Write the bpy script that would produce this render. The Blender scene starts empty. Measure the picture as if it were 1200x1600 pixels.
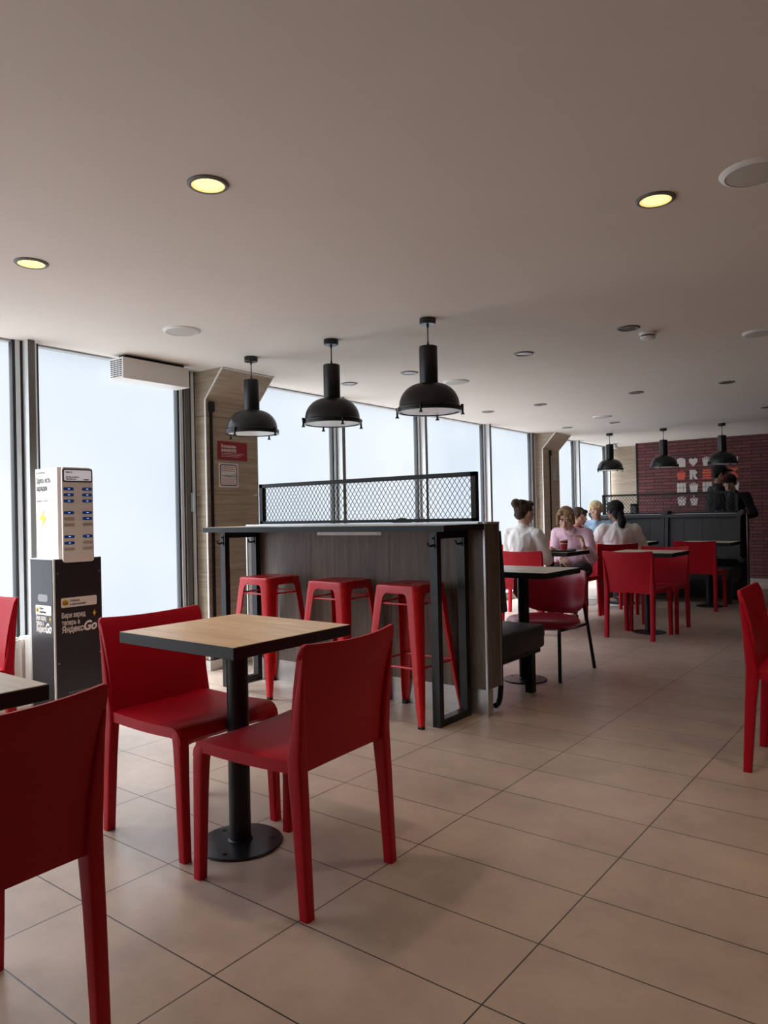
import bpy, bmesh, math, random
from mathutils import Vector, Matrix, noise as mnoise, Euler
PI = math.pi
S = bpy.context.scene
COL = S.collection
rnd = random.Random(7)

# ------------------------------------------------------------------ camera
F_PX, YAW, PITCH, ROLL, EYE = 1145.891, -.658932812, .00454490699, -.0205635625, 1.15
cy_, sy_, cp_, sp_ = math.cos(YAW), math.sin(YAW), math.cos(PITCH), math.sin(PITCH)
FWD = Vector((sy_*cp_, cy_*cp_, sp_)); R0 = Vector((cy_, -sy_, 0)); U0 = R0.cross(FWD)
RGT = R0*math.cos(ROLL) + U0*math.sin(ROLL); UPV = -R0*math.sin(ROLL) + U0*math.cos(ROLL)
cam = bpy.data.cameras.new('camera'); camo = bpy.data.objects.new('camera', cam); COL.objects.link(camo)
cam.sensor_fit = 'VERTICAL'; cam.sensor_height = 36; cam.lens = F_PX/1600*36
cam.clip_start = .05; cam.clip_end = 200
m4 = Matrix((RGT, UPV, -FWD)).transposed().to_4x4(); m4.translation = (0, 0, EYE)
camo.matrix_world = m4
S.camera = camo

# ------------------------------------------------------------------ exposure, sky
S.view_settings.view_transform = 'Standard'
S.view_settings.look = 'None'
S.view_settings.gamma = 1
S.view_settings.exposure = 0.17
S.view_settings.use_curve_mapping = False
S.cycles.max_bounces = 8; S.cycles.diffuse_bounces = 6; S.cycles.glossy_bounces = 3
S.cycles.transparent_max_bounces = 16
S.cycles.sample_clamp_indirect = 4.0
S.cycles.caustics_reflective = False; S.cycles.caustics_refractive = False
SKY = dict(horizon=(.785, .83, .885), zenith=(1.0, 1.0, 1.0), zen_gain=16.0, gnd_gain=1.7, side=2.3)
LAMP_W = 21.0            # each lit downlight
wd = bpy.data.worlds.new('overcast_sky'); S.world = wd; wd.use_nodes = True
nt = wd.node_tree; nt.nodes.clear()
n_o = nt.nodes.new('ShaderNodeOutputWorld'); n_b = nt.nodes.new('ShaderNodeBackground')
n_t = nt.nodes.new('ShaderNodeTexCoord'); n_s = nt.nodes.new('ShaderNodeSeparateXYZ')
n_r = nt.nodes.new('ShaderNodeValToRGB'); n_m = nt.nodes.new('ShaderNodeMapRange')
nt.links.new(n_t.outputs['Generated'], n_s.inputs[0]); nt.links.new(n_s.outputs[2], n_m.inputs[0])
n_m.inputs[1].default_value = -1; n_m.inputs[2].default_value = 1
nt.links.new(n_m.outputs[0], n_r.inputs[0])
cr = n_r.color_ramp
def _c(v, g): return (v[0]*g, v[1]*g, v[2]*g, 1)
cr.elements[0].position = 0.0; cr.elements[0].color = _c((1, .98, .95), SKY['gnd_gain'])
cr.elements[1].position = 1.0; cr.elements[1].color = _c(SKY['zenith'], SKY['zen_gain'])
for p_, g_ in ((.20, 1.7), (.345, 1.15), (.42, 1.0), (.635, 1.0), (.69, 1.6), (.82, 7.0)):
    e_ = cr.elements.new(p_); e_.color = _c(SKY['horizon'], g_)
nt.links.new(n_r.outputs[0], n_b.inputs[0])
# the sun stands behind the clouds towards -y: that side of the sky is brighter
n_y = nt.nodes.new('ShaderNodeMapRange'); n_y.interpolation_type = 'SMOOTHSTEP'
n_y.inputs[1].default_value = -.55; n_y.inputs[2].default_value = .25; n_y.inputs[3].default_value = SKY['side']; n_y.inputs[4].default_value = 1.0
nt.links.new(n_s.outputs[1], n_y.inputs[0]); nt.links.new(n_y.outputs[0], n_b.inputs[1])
nt.links.new(n_b.outputs[0], n_o.inputs[0])

# ------------------------------------------------------------------ room frame
H = 2.278
WA = Vector((-4.562, 2.108)); _a = math.radians(-1.3207525)
WD = Vector((math.sin(_a), math.cos(_a))); WN = Vector((WD.y, -WD.x))
def W(s, off, z):
    q = WA + WD*s + WN*off
    return Vector((q.x, q.y, z))

# ------------------------------------------------------------------ helpers
class MB:
    """collects shapes into one mesh"""
    def __init__(self): self.bm = bmesh.new(); self.mi = 0
    def _face(self, vs):
        try:
            f = self.bm.faces.new(vs); f.material_index = self.mi; return f
        except ValueError: return None
    def poly(self, pts): return self._face([self.bm.verts.new(p) for p in pts])
    def hexa(self, b, t):
        vb = [self.bm.verts.new(p) for p in b]; vt = [self.bm.verts.new(p) for p in t]; n = len(b)
        self._face(vb[::-1]); self._face(vt)
        for i in range(n): self._face([vb[i], vb[(i+1) % n], vt[(i+1) % n], vt[i]])
    def box(self, x0, x1, y0, y1, z0, z1):
        self.hexa([(x0, y0, z0), (x1, y0, z0), (x1, y1, z0), (x0, y1, z0)], [(x0, y0, z1), (x1, y0, z1), (x1, y1, z1), (x0, y1, z1)])
    def wbox(self, s0, s1, o0, o1, z0, z1):
        self.hexa([W(s0, o0, z0), W(s0, o1, z0), W(s1, o1, z0), W(s1, o0, z0)][::-1], [W(s0, o0, z1), W(s0, o1, z1), W(s1, o1, z1), W(s1, o0, z1)][::-1])
    def rbox(self, x0, x1, y0, y1, z0, z1, r, seg=2):
        b2 = bmesh.new()
        g = bmesh.ops.create_cube(b2, size=1)
        for v in b2.verts: v.co = ((x0+x1)/2+v.co.x*(x1-x0), (y0+y1)/2+v.co.y*(y1-y0), (z0+z1)/2+v.co.z*(z1-z0))
        bmesh.ops.bevel(b2, geom=b2.edges[:], offset=r, segments=seg, affect='EDGES', profile=.5)
        self.add(b2)
    def add(self, b2, mat=None):
        vm = {}
        for v in b2.verts: vm[v] = self.bm.verts.new(mat @ v.co if mat else v.co)
        for f in b2.faces: self._face([vm[v] for v in f.verts])
        b2.free()
    def prism(self, pts, vec):
        """closed polygon extruded along vec"""
        v = Vector(vec); b = [Vector(p) for p in pts]
        self.hexa(b, [p+v for p in b])
    def rings(self, rings, caps=True, closed=False):
        vr = [[self.bm.verts.new(p) for p in r] for r in rings]; n = len(vr[0])
        pairs = list(zip(vr, vr[1:])) + ([(vr[-1], vr[0])] if closed else [])
        for a, b in pairs:
            for i in range(n): self._face([a[i], a[(i+1) % n], b[(i+1) % n], b[i]])
        if caps and not closed: self._face(vr[0][::-1]); self._face(vr[-1])
    def lathe(self, prof, c=(0, 0, 0), n=32, caps=True):
        self.rings([[(c[0]+r*math.cos(2*PI*i/n), c[1]+r*math.sin(2*PI*i/n), c[2]+z) for i in range(n)] for r, z in prof], caps)
    def cyl(self, p0, p1, r0, r1=None, n=16):
        self.tube([p0, p1], [r0, r0 if r1 is None else r1], n)
    def tube(self, path, r, n=10, closed=False):
        P = [Vector(p) for p in path]; k = len(P)
        R = r if isinstance(r, (list, tuple)) else [r]*k
        t0 = (P[1]-P[0]).normalized(); up = Vector((0, 0, 1)) if abs(t0.z) < .9 else Vector((1, 0, 0))
        nrm = t0.cross(up).normalized(); rings = []
        for i in range(k):
            if closed: t = (P[(i+1) % k]-P[i-1]).normalized()
            else: t = ((P[min(i+1, k-1)]-P[max(i-1, 0)])).normalized()
            nrm = (nrm - t*nrm.dot(t)).normalized(); bn = t.cross(nrm)
            rings.append([P[i]+(nrm*math.cos(2*PI*j/n)+bn*math.sin(2*PI*j/n))*R[i] for j in range(n)])
        self.rings(rings, not closed, closed)
    def ell(self, c, r, rot=None, nu=16, nv=10):
        M = rot if rot is not None else Matrix.Identity(3)
        c = Vector(c); top = None; rings = []
        for j in range(1, nv):
            ph = PI*j/nv
            rings.append([c + M @ Vector((r[0]*math.sin(ph)*math.cos(2*PI*i/nu), r[1]*math.sin(ph)*math.sin(2*PI*i/nu), -r[2]*math.cos(ph))) for i in range(nu)])
        vr = [[self.bm.verts.new(p) for p in q] for q in rings]
        lo = self.bm.verts.new(c+M @ Vector((0, 0, -r[2]))); hi = self.bm.verts.new(c+M @ Vector((0, 0, r[2])))
        for i in range(nu):
            self._face([lo, vr[0][(i+1) % nu], vr[0][i]]); self._face([hi, vr[-1][i], vr[-1][(i+1) % nu]])
            for a, b in zip(vr, vr[1:]): self._face([a[i], a[(i+1) % nu], b[(i+1) % nu], b[i]])
    def cap(self, p0, p1, r0, r1=None):
        """capsule with tapered radius"""
        r1 = r0 if r1 is None else r1
        p0, p1 = Vector(p0), Vector(p1)
        self.cyl(p0, p1, r0, r1, 14); self.ell(p0, (r0,)*3, nu=14, nv=8); self.ell(p1, (r1,)*3, nu=14, nv=8)
    def loft(self, secs, n=4, seg=4):
        """secs: (cx,cy,cz,wx,wy,r) rounded rectangles in horizontal planes"""
        rings = []
        for cx, cy, cz, wx, wy, r in secs:
            r = min(r, wx/2*.99, wy/2*.99); ring = []
            for (sx, sy, a0) in ((1, 1, 0), (-1, 1, 90), (-1, -1, 180), (1, -1, 270)):
                for k in range(seg+1):
                    a = math.radians(a0+90*k/seg)
                    ring.append((cx+sx*(wx/2-r)+r*math.cos(a), cy+sy*(wy/2-r)+r*math.sin(a), cz))
            rings.append(ring)
        self.rings(rings)
    def build(self, name, mats, parent=None, smooth=30, loc=None, rotz=0, weld=False):
        if weld: bmesh.ops.remove_doubles(self.bm, verts=self.bm.verts, dist=1e-5)
        bmesh.ops.recalc_face_normals(self.bm, faces=self.bm.faces[:])
        me = bpy.data.meshes.new(name); self.bm.to_mesh(me); self.bm.free()
        for m in (mats if isinstance(mats, (list, tuple)) else [mats]): me.materials.append(m)
        if smooth:
            for p in me.polygons: p.use_smooth = True
            me.set_sharp_from_angle(angle=math.radians(smooth))
        o = bpy.data.objects.new(name, me); COL.objects.link(o)
        if parent: o.parent = parent
        if loc is not None: o.location = loc
        o.rotation_euler.z = rotz
        return o
def tag(o, label=None, cat=None, group=None, kind=None):
    if label: o['label'] = label
    if cat: o['category'] = cat
    if group: o['group'] = group
    if kind: o['kind'] = kind
    return o
def thing(name, label, cat, loc=(0, 0, 0), rz=0, group=None):
    o = bpy.data.objects.new(name, None); COL.objects.link(o); o.empty_display_size = .1
    o.location = loc; o.rotation_euler.z = rz
    return tag(o, label, cat, group)
def struct(name, mb, m, smooth=0, parent=None, **k):
    o = mb.build(name, m, parent, smooth=smooth, **k)
    if parent is None: o['kind'] = 'structure'
    return o
def kids(o): return [c for c in bpy.data.objects if c.parent == o]
def copy_tree(o, parent=None):
    c = o.copy(); COL.objects.link(c)
    if parent: c.parent = parent
    for ch in kids(o): copy_tree(ch, c)
    return c
def dup(root, loc, rz, label, group=None):
    c = copy_tree(root); c.location = loc; c.rotation_euler.z = rz; c['label'] = label
    if group: c['group'] = group
    return c
def text_bm(body, size, width=None, bold=0.0, align='LEFT', ext=.0006, shear=0, space=1.0):
    """flat lettering in the XY plane, baseline at y=0; Cyrillic glyphs are swept along their outlines so that no counter fills up"""
    c = bpy.data.curves.new('t', 'FONT'); c.body = body; c.size = size
    c.align_x = align; c.shear = shear; c.resolution_u = 3; c.space_line = space
    cyr = not body.isascii()
    if cyr: c.fill_mode = 'NONE'; c.bevel_depth = size*(.024+.6*bold); c.bevel_resolution = 1
    else: c.extrude = ext; c.offset = bold*size
    o = bpy.data.objects.new('t', c); COL.objects.link(o)
    dg = bpy.context.evaluated_depsgraph_get(); dg.update()
    me = bpy.data.meshes.new_from_object(o.evaluated_get(dg))
    b = bmesh.new(); b.from_mesh(me)
    bpy.data.objects.remove(o); bpy.data.curves.remove(c); bpy.data.meshes.remove(me)
    if cyr:
        zm = max(abs(v.co.z) for v in b.verts)
        for v in b.verts: v.co.z *= ext/zm
    if width and b.verts:
        x1 = max(v.co.x for v in b.verts); x0 = min(v.co.x for v in b.verts)
        for v in b.verts: v.co.x = (v.co.x-x0)*width/max(x1-x0, 1e-6) + (x0 if align == 'CENTER' else 0)
    return b
def basis(origin, right, up):
    r = Vector(right).normalized(); u = Vector(up).normalized(); n = r.cross(u)
    M = Matrix((r, u, n)).transposed().to_4x4(); M.translation = origin
    return M

# ------------------------------------------------------------------ materials
def mat(name, color, rough=.5, metal=0, var=0, vscale=8, bump=0, bscale=60, spec=.5, coat=0, rvar=0, stretch=(1, 1, 1), emit=None, estr=0):
    m = bpy.data.materials.new(name); m.use_nodes = True
    nt = m.node_tree; b = nt.nodes['Principled BSDF']
    b.inputs['Base Color'].default_value = (*color, 1); b.inputs['Roughness'].default_value = rough
    b.inputs['Metallic'].default_value = metal; b.inputs['Specular IOR Level'].default_value = spec
    b.inputs['Coat Weight'].default_value = coat
    if emit: b.inputs['Emission Color'].default_value = (*emit, 1); b.inputs['Emission Strength'].default_value = estr
    tc = nt.nodes.new('ShaderNodeTexCoord'); mp = nt.nodes.new('ShaderNodeMapping'); mp.inputs['Scale'].default_value = stretch
    nt.links.new(tc.outputs['Object'], mp.inputs[0])
    if var or rvar:
        nz = nt.nodes.new('ShaderNodeTexNoise'); nz.inputs['Scale'].default_value = vscale; nz.inputs['Detail'].default_value = 5
        nt.links.new(mp.outputs[0], nz.inputs['Vector'])
        if var:
            rp = nt.nodes.new('ShaderNodeValToRGB')
            rp.color_ramp.elements[0].position = .3; rp.color_ramp.elements[1].position = .7
            rp.color_ramp.elements[0].color = (*[max(0, c*(1-var)) for c in color], 1)
            rp.color_ramp.elements[1].color = (*[min(1, c*(1+var)) for c in color], 1)
            nt.links.new(nz.outputs[0], rp.inputs[0]); nt.links.new(rp.outputs[0], b.inputs['Base Color'])
        if rvar:
            mr = nt.nodes.new('ShaderNodeMapRange'); mr.inputs[1].default_value = .3; mr.inputs[2].default_value = .7
            mr.inputs[3].default_value = rough-rvar; mr.inputs[4].default_value = rough+rvar
            nt.links.new(nz.outputs[0], mr.inputs[0]); nt.links.new(mr.outputs[0], b.inputs['Roughness'])
    if bump:
        n2 = nt.nodes.new('ShaderNodeTexNoise'); n2.inputs['Scale'].default_value = bscale
        nt.links.new(mp.outputs[0], n2.inputs['Vector'])
        bp = nt.nodes.new('ShaderNodeBump'); bp.inputs['Strength'].default_value = bump; bp.inputs['Distance'].default_value = .002
        nt.links.new(n2.outputs[0], bp.inputs['Height']); nt.links.new(bp.outputs[0], b.inputs['Normal'])
    return m
def wood(name, c0, c1, stretch, scale=6, rough=.45, detail=8):
    m = bpy.data.materials.new(name); m.use_nodes = True
    nt = m.node_tree; b = nt.nodes['Principled BSDF']; b.inputs['Roughness'].default_value = rough
    tc = nt.nodes.new('ShaderNodeTexCoord'); mp = nt.nodes.new('ShaderNodeMapping'); mp.inputs['Scale'].default_value = stretch
    nz = nt.nodes.new('ShaderNodeTexNoise'); nz.inputs['Scale'].default_value = scale; nz.inputs['Detail'].default_value = detail
    nz.inputs['Roughness'].default_value = .65; nz.inputs['Distortion'].default_value = .6
    rp = nt.nodes.new('ShaderNodeValToRGB')
    rp.color_ramp.elements[0].position = .32; rp.color_ramp.elements[0].color = (*c0, 1)
    rp.color_ramp.elements[1].position = .68; rp.color_ramp.elements[1].color = (*c1, 1)
    nt.links.new(tc.outputs['Object'], mp.inputs[0]); nt.links.new(mp.outputs[0], nz.inputs['Vector'])
    nt.links.new(nz.outputs[0], rp.inputs[0]); nt.links.new(rp.outputs[0], b.inputs['Base Color'])
    bp = nt.nodes.new('ShaderNodeBump'); bp.inputs['Strength'].default_value = .15; bp.inputs['Distance'].default_value = .002
    nt.links.new(nz.outputs[0], bp.inputs['Height']); nt.links.new(bp.outputs[0], b.inputs['Normal'])
    return m
M = {}
M['red'] = mat('red_plastic', (.42, .0025, .014), .45, spec=.24, var=.06, vscale=3, bump=.05, bscale=400)
M['redmetal'] = mat('red_painted_steel', (.52, .008, .014), .3, var=.08, vscale=6, rvar=.06)
M['redvinyl'] = mat('red_vinyl', (.36, .012, .035), .33, bump=.12, bscale=300, var=.05)
M['black'] = mat('black_powder_coat', (.006, .006, .007), .42, spec=.35, bump=.05, bscale=300)
M['lampblack'] = mat('black_lamp_enamel', (.006, .006, .007), .30, spec=.5)
M['blackgloss'] = mat('black_steel', (.008, .009, .011), .32, spec=.4, var=.2, vscale=5)
M['charcoal'] = mat('charcoal_edge', (.011, .012, .014), .5, spec=.35)
M['vinyl'] = mat('charcoal_vinyl', (.026, .027, .030), .48, bump=.15, bscale=250, var=.1)
M['rubber'] = mat('black_rubber', (.01, .01, .01), .8)
M['alu'] = mat('aluminium', (.62, .64, .66), .35, metal=.85, var=.05)
M['alud'] = mat('painted_grey_aluminium', (.40, .41, .41), .5)
M['mullion'] = mat('pale_grey_aluminium', (.74, .78, .80), .4); M['mullshade'] = mat('mullion_front_shade', (.13, .125, .115), .5)  # the dark one has the shade of the mullions' room side in its colour
M['gasket'] = mat('dark_gasket', (.02, .02, .022), .7)
M['whitetrim'] = mat('white_edge_trim', (.82, .82, .80), .4)
M['steel'] = mat('brushed_steel_kick', (.58, .57, .55), .38, metal=.8, var=.08, stretch=(1, 1, 30), vscale=4)
M['oak'] = wood('oak_laminate', (.56, .38, .23), (.78, .58, .38), (1.2, 9, 9), 3, .36)
M['paleoak'] = wood('pale_laminate', (.52, .43, .32), (.68, .58, .46), (1.2, 9, 9), 3, .34)
M['colwood'] = wood('oak_wall_panel', (.275, .215, .155), (.45, .365, .27), (1.2, 1.2, 24), 2.0, .55)
M['darkwood'] = wood('dark_oak_panel', (.082, .062, .049), (.195, .155, .122), (9, 9, .8), 3, .5)
M['white'] = mat('white_paint', (.78, .77, .75), .5)
M['whiteplastic'] = mat('white_plastic', (.80, .76, .72), .35)
M['beige'] = mat('beige_recess', (.42, .36, .32), .6)
M['greypl'] = mat('grey_ring', (.16, .16, .155), .5)
M['greygrille'] = mat('pale_speaker_grille', (.55, .53, .49), .7, bump=.4, bscale=900)
M['lampinner'] = mat('downlight_reflector', (.30, .30, .29), .25, metal=.6)
M['lit'] = mat('lit_diffuser', (.9, .8, .5), .5, emit=(1.0, .74, .33), estr=1.7)
M['litrim'] = mat('lit_reflector', (.8, .62, .3), .3, emit=(1.0, .66, .22), estr=1.0)
M['frost'] = mat('frosted_lamp_glass', (.80, .78, .76), .35)
M['signred'] = mat('sign_red', (.30, .006, .02), .5)
M['signwhite'] = mat('sign_white', (.75, .73, .72), .5)
M['ink'] = mat('black_ink', (.02, .02, .022), .5)
M['navyink'] = mat('navy_ink', (.02, .025, .06), .5)
M['redink'] = mat('red_ink', (.45, .06, .05), .5)
M['greyink'] = mat('grey_ink', (.22, .22, .23), .5)
M['yellow'] = mat('yellow_print', (.80, .52, .04), .5)
M['kblack'] = mat('black_kiosk_laminate', (.016, .016, .02), .4)
M['kwhite'] = mat('white_print', (.78, .72, .68), .5)
M['blueslot'] = mat('dark_blue_slot', (.006, .03, .09), .25, emit=(.02, .12, .5), estr=.10)
M['blueled'] = mat('blue_led', (.3, .5, .9), .3, emit=(.35, .55, 1.0), estr=.9)
M['screen'] = mat('lit_screen', (.5, .48, .5), .2, emit=(.62, .58, .62), estr=.42)
M['radiator'] = mat('radiator_white', (.74, .70, .66), .4)
M['orange'] = mat('orange_print', (.55, .075, .03), .5, var=.12, vscale=20)
M['offwhite'] = mat('offwhite_print', (.52, .48, .45), .6, var=.10, vscale=20)
M['tray'] = mat('grey_tray', (.10, .11, .11), .3)
M['paper'] = mat('paper', (.70, .68, .64), .8, bump=.3, bscale=40)
M['cupred'] = mat('red_paper_cup', (.40, .012, .02), .5)
# floor tiles
def floor_mat():
    m = bpy.data.materials.new('beige_floor_tiles'); m.use_nodes = True; nt = m.node_tree; b = nt.nodes['Principled BSDF']
    tc = nt.nodes.new('ShaderNodeTexCoord'); mp = nt.nodes.new('ShaderNodeMapping')
    # grid lines: X = -1.4924 + .60023 i ; Y = 1.1861 + .30072 j
    mp.inputs['Location'].default_value = (1.4924+.60023*10, -1.1861+.30072*20, 0)
    br = nt.nodes.new('ShaderNodeTexBrick'); br.offset = 0; br.squash = 1
    br.inputs['Scale'].default_value = 1; br.inputs['Brick Width'].default_value = .60023; br.inputs['Row Height'].default_value = .30072
    br.inputs['Mortar Size'].default_value = .0021; br.inputs['Mortar Smooth'].default_value = .1; br.inputs['Bias'].default_value = 0
    br.inputs['Color1'].default_value = (.44, .345, .28, 1); br.inputs['Color2'].default_value = (.475, .375, .305, 1); br.inputs['Mortar'].default_value = (.022, .017, .014, 1)
    nz = nt.nodes.new('ShaderNodeTexNoise'); nz.inputs['Scale'].default_value = 2.2; nz.inputs['Detail'].default_value = 9; nz.inputs['Roughness'].default_value = .68
    n2 = nt.nodes.new('ShaderNodeTexNoise'); n2.inputs['Scale'].default_value = 14; n2.inputs['Detail'].default_value = 6
    rp = nt.nodes.new('ShaderNodeValToRGB'); rp.color_ramp.elements[0].position = .35; rp.color_ramp.elements[0].color = (.80, .80, .81, 1)
    rp.color_ramp.elements[1].position = .65; rp.color_ramp.elements[1].color = (1.10, 1.085, 1.07, 1)
    mx = nt.nodes.new('ShaderNodeMix'); mx.data_type = 'RGBA'; mx.blend_type = 'MULTIPLY'; mx.inputs[0].default_value = 1
    nt.links.new(tc.outputs['Object'], mp.inputs[0]); nt.links.new(mp.outputs[0], br.inputs['Vector'])
    nt.links.new(tc.outputs['Object'], nz.inputs['Vector']); nt.links.new(tc.outputs['Object'], n2.inputs['Vector'])
    nt.links.new(nz.outputs[0], rp.inputs[0]); nt.links.new(br.outputs['Color'], mx.inputs[6]); nt.links.new(rp.outputs[0], mx.inputs[7])
    nt.links.new(mx.outputs[2], b.inputs['Base Color'])
    mr = nt.nodes.new('ShaderNodeMapRange'); mr.inputs[1].default_value = .3; mr.inputs[2].default_value = .7; mr.inputs[3].default_value = .29; mr.inputs[4].default_value = .40
    nt.links.new(n2.outputs[0], mr.inputs[0]); nt.links.new(mr.outputs[0], b.inputs['Roughness'])
    bp = nt.nodes.new('ShaderNodeBump'); bp.inputs['Strength'].default_value = .25; bp.inputs['Distance'].default_value = .002; bp.invert = True
    nt.links.new(br.outputs['Fac'], bp.inputs['Height']); nt.links.new(bp.outputs[0], b.inputs['Normal'])
    return m
def brick_mat():
    m = bpy.data.materials.new('dark_red_brick'); m.use_nodes = True; nt = m.node_tree; b = nt.nodes['Principled BSDF']; b.inputs['Roughness'].default_value = .8
    tc = nt.nodes.new('ShaderNodeTexCoord'); sp = nt.nodes.new('ShaderNodeSeparateXYZ'); cb = nt.nodes.new('ShaderNodeCombineXYZ')
    br = nt.nodes.new('ShaderNodeTexBrick'); br.offset = .5; br.offset_frequency = 2
    br.inputs['Scale'].default_value = 1; br.inputs['Brick Width'].default_value = .27; br.inputs['Row Height'].default_value = .0535
    br.inputs['Mortar Size'].default_value = .0055; br.inputs['Mortar Smooth'].default_value = .2; br.inputs['Bias'].default_value = -.1
    br.inputs['Color1'].default_value = (.20, .055, .055, 1); br.inputs['Color2'].default_value = (.115, .036, .037, 1); br.inputs['Mortar'].default_value = (.022, .010, .010, 1)
    nz = nt.nodes.new('ShaderNodeTexNoise'); nz.inputs['Scale'].default_value = 25; nz.inputs['Detail'].default_value = 5
    mx = nt.nodes.new('ShaderNodeMix'); mx.data_type = 'RGBA'; mx.blend_type = 'MULTIPLY'; mx.inputs[0].default_value = .35
    nt.links.new(tc.outputs['Object'], sp.inputs[0]); nt.links.new(sp.outputs[0], cb.inputs[0]); nt.links.new(sp.outputs[2], cb.inputs[1])
    nt.links.new(cb.outputs[0], br.inputs['Vector']); nt.links.new(tc.outputs['Object'], nz.inputs['Vector'])
    nt.links.new(br.outputs['Color'], mx.inputs[6]); nt.links.new(nz.outputs[0], mx.inputs[7]); nt.links.new(mx.outputs[2], b.inputs['Base Color'])
    bp = nt.nodes.new('ShaderNodeBump'); bp.inputs['Strength'].default_value = .6; bp.inputs['Distance'].default_value = .006; bp.invert = True
    nt.links.new(br.outputs['Fac'], bp.inputs['Height']); nt.links.new(bp.outputs[0], b.inputs['Normal'])
    return m
def pane_mat():
    """frosted film on clear glass: mostly see-through, a little scatter and gloss"""
    m = bpy.data.materials.new('frosted_window_film'); m.use_nodes = True; nt = m.node_tree; nt.nodes.clear()
    o = nt.nodes.new('ShaderNodeOutputMaterial'); tr = nt.nodes.new('ShaderNodeBsdfTransparent'); tl = nt.nodes.new('ShaderNodeBsdfTranslucent')
    gl = nt.nodes.new('ShaderNodeBsdfGlossy'); gl.inputs['Roughness'].default_value = .25
    m1 = nt.nodes.new('ShaderNodeMixShader'); m2 = nt.nodes.new('ShaderNodeMixShader'); m1.inputs[0].default_value = .025; m2.inputs[0].default_value = .03
    tc = nt.nodes.new('ShaderNodeTexCoord'); nz = nt.nodes.new('ShaderNodeTexNoise'); nz.inputs['Scale'].default_value = .7; nz.inputs['Detail'].default_value = 1.5  # noise in the tint paints faint blotches of light on the film
    rp = nt.nodes.new('ShaderNodeValToRGB'); rp.color_ramp.elements[0].position = .3; rp.color_ramp.elements[0].color = (.86, .90, .93, 1)
    rp.color_ramp.elements[1].position = .65; rp.color_ramp.elements[1].color = (.97, .975, .98, 1)
    nt.links.new(tc.outputs['Object'], nz.inputs['Vector']); nt.links.new(nz.outputs[0], rp.inputs[0]); nt.links.new(rp.outputs[0], tr.inputs[0])
    tl.inputs[0].default_value = (.9, .93, .95, 1)
    nt.links.new(tr.outputs[0], m1.inputs[1]); nt.links.new(tl.outputs[0], m1.inputs[2]); nt.links.new(m1.outputs[0], m2.inputs[1]); nt.links.new(gl.outputs[0], m2.inputs[2])
    nt.links.new(m2.outputs[0], o.inputs[0]); return m
M['floor'] = floor_mat(); M['brick'] = brick_mat(); M['pane'] = pane_mat()
M['ceiling'] = mat('ceiling_paint', (.745, .69, .63), .85, var=.015, vscale=2)
M['wall'] = mat('wall_paint', (.24, .19, .16), .8)
M['tileplinth'] = mat('grey_plinth', (.30, .28, .26), .5)

# ================================================================== SETTING
XR, Y0, Y1, YB = 4.2, -4.2, 12.9, 12.43        # right wall, wall behind the camera, rear wall, brick face
SW0, SW1 = Y0-WA.y-.05, 10.80                  # window wall along s
def slab(z0, z1):
    b = MB(); q = [W(Y0-.2-WA.y, -.05, 0), W(Y1+.2-WA.y, -.05, 0)]
    P = [(q[0].x, q[0].y), (XR+.2, Y0-.2), (XR+.2, Y1+.2), (q[1].x, q[1].y)]
    b.hexa([(x, y, z0) for x, y in P], [(x, y, z1) for x, y in P]); return b
struct('floor', slab(-.12, 0), M['floor'])
struct('ceiling', slab(H, H+.12), M['ceiling'])
b = MB(); b.box(-4.90, -4.197, Y1-.02, Y1+.15, 0, H); struct('wall_back', b, M['colwood'])
b = MB(); b.box(-4.197, XR+.1, YB, Y1+.15, .06, H); struct('wall_brick', b, M['brick'])
b = MB(); b.box(-4.197, XR, YB-.012, YB, 0, .06); struct('baseboard_back', b, M['tileplinth'])
b = MB(); b.box(XR, XR+.15, Y0-.15, Y1+.1, 0, H); struct('wall_right', b, M['wall'])
b = MB(); b.box(-4.7, XR+.1, Y0-.15, Y0, 0, H); struct('wall_front', b, M['wall'])
b = MB(); b.box(-4.21, -4.19, YB-.012, YB+.01, .06, H); struct('trim_1', b, M['charcoal'])
# ---- window wall: sill rail, head rail, mullions, panes
SILL = .10
mull = [-5.77, -4.30, -2.83, -1.34, .125, 1.355, 3.137, 4.57, 6.06, 7.45, 9.03, 10.45]
b = MB(); b.wbox(SW0, SW1, -.03, .05, 0, SILL); struct('trim_2', b, M['alud'])
b = MB(); b.wbox(SW0, SW1, -.05, .012, H-.012, H+.10); struct('trim_3', b, M['alud'])
colspan = [(1.464, 2.0), (7.565, 8.14)]
for i, s in enumerate(mull):
    r = bpy.data.objects.new('trim_%d' % (i+4), None); COL.objects.link(r); r['kind'] = 'structure'
    dp = .030 if s in (1.355, 7.45) else .088           # beside a pillar the post is a flat door jamb
    b = MB(); b.wbox(s, s+.040, .004, dp, SILL, H); b.build('mullion', M['mullion'], r, smooth=0)
    b = MB(); b.wbox(s-.001, s+.041, dp, dp+.006, SILL, H); b.build('shaded_front_face', M['mullshade'], r, smooth=0)  # thin dark face paints the shade on the mullion's room side
    for s0, s1 in ((s-.046, s-.020), (s+.060, s+.086)):
        b = MB(); b.wbox(s0, s1, -.03, .03, SILL, H); b.build('sash_rail', M['mullion'], r, smooth=0)
    for s0, s1 in ((s-.064, s-.046), (s-.020, s), (s+.040, s+.060), (s+.086, s+.102)):
        b = MB(); b.wbox(s0, s1, -.02, .022, SILL, H); b.build('gasket', M['gasket'], r, smooth=0)
edges = [SW0+.03] + mull + [SW1]
n_w = 0
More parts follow.
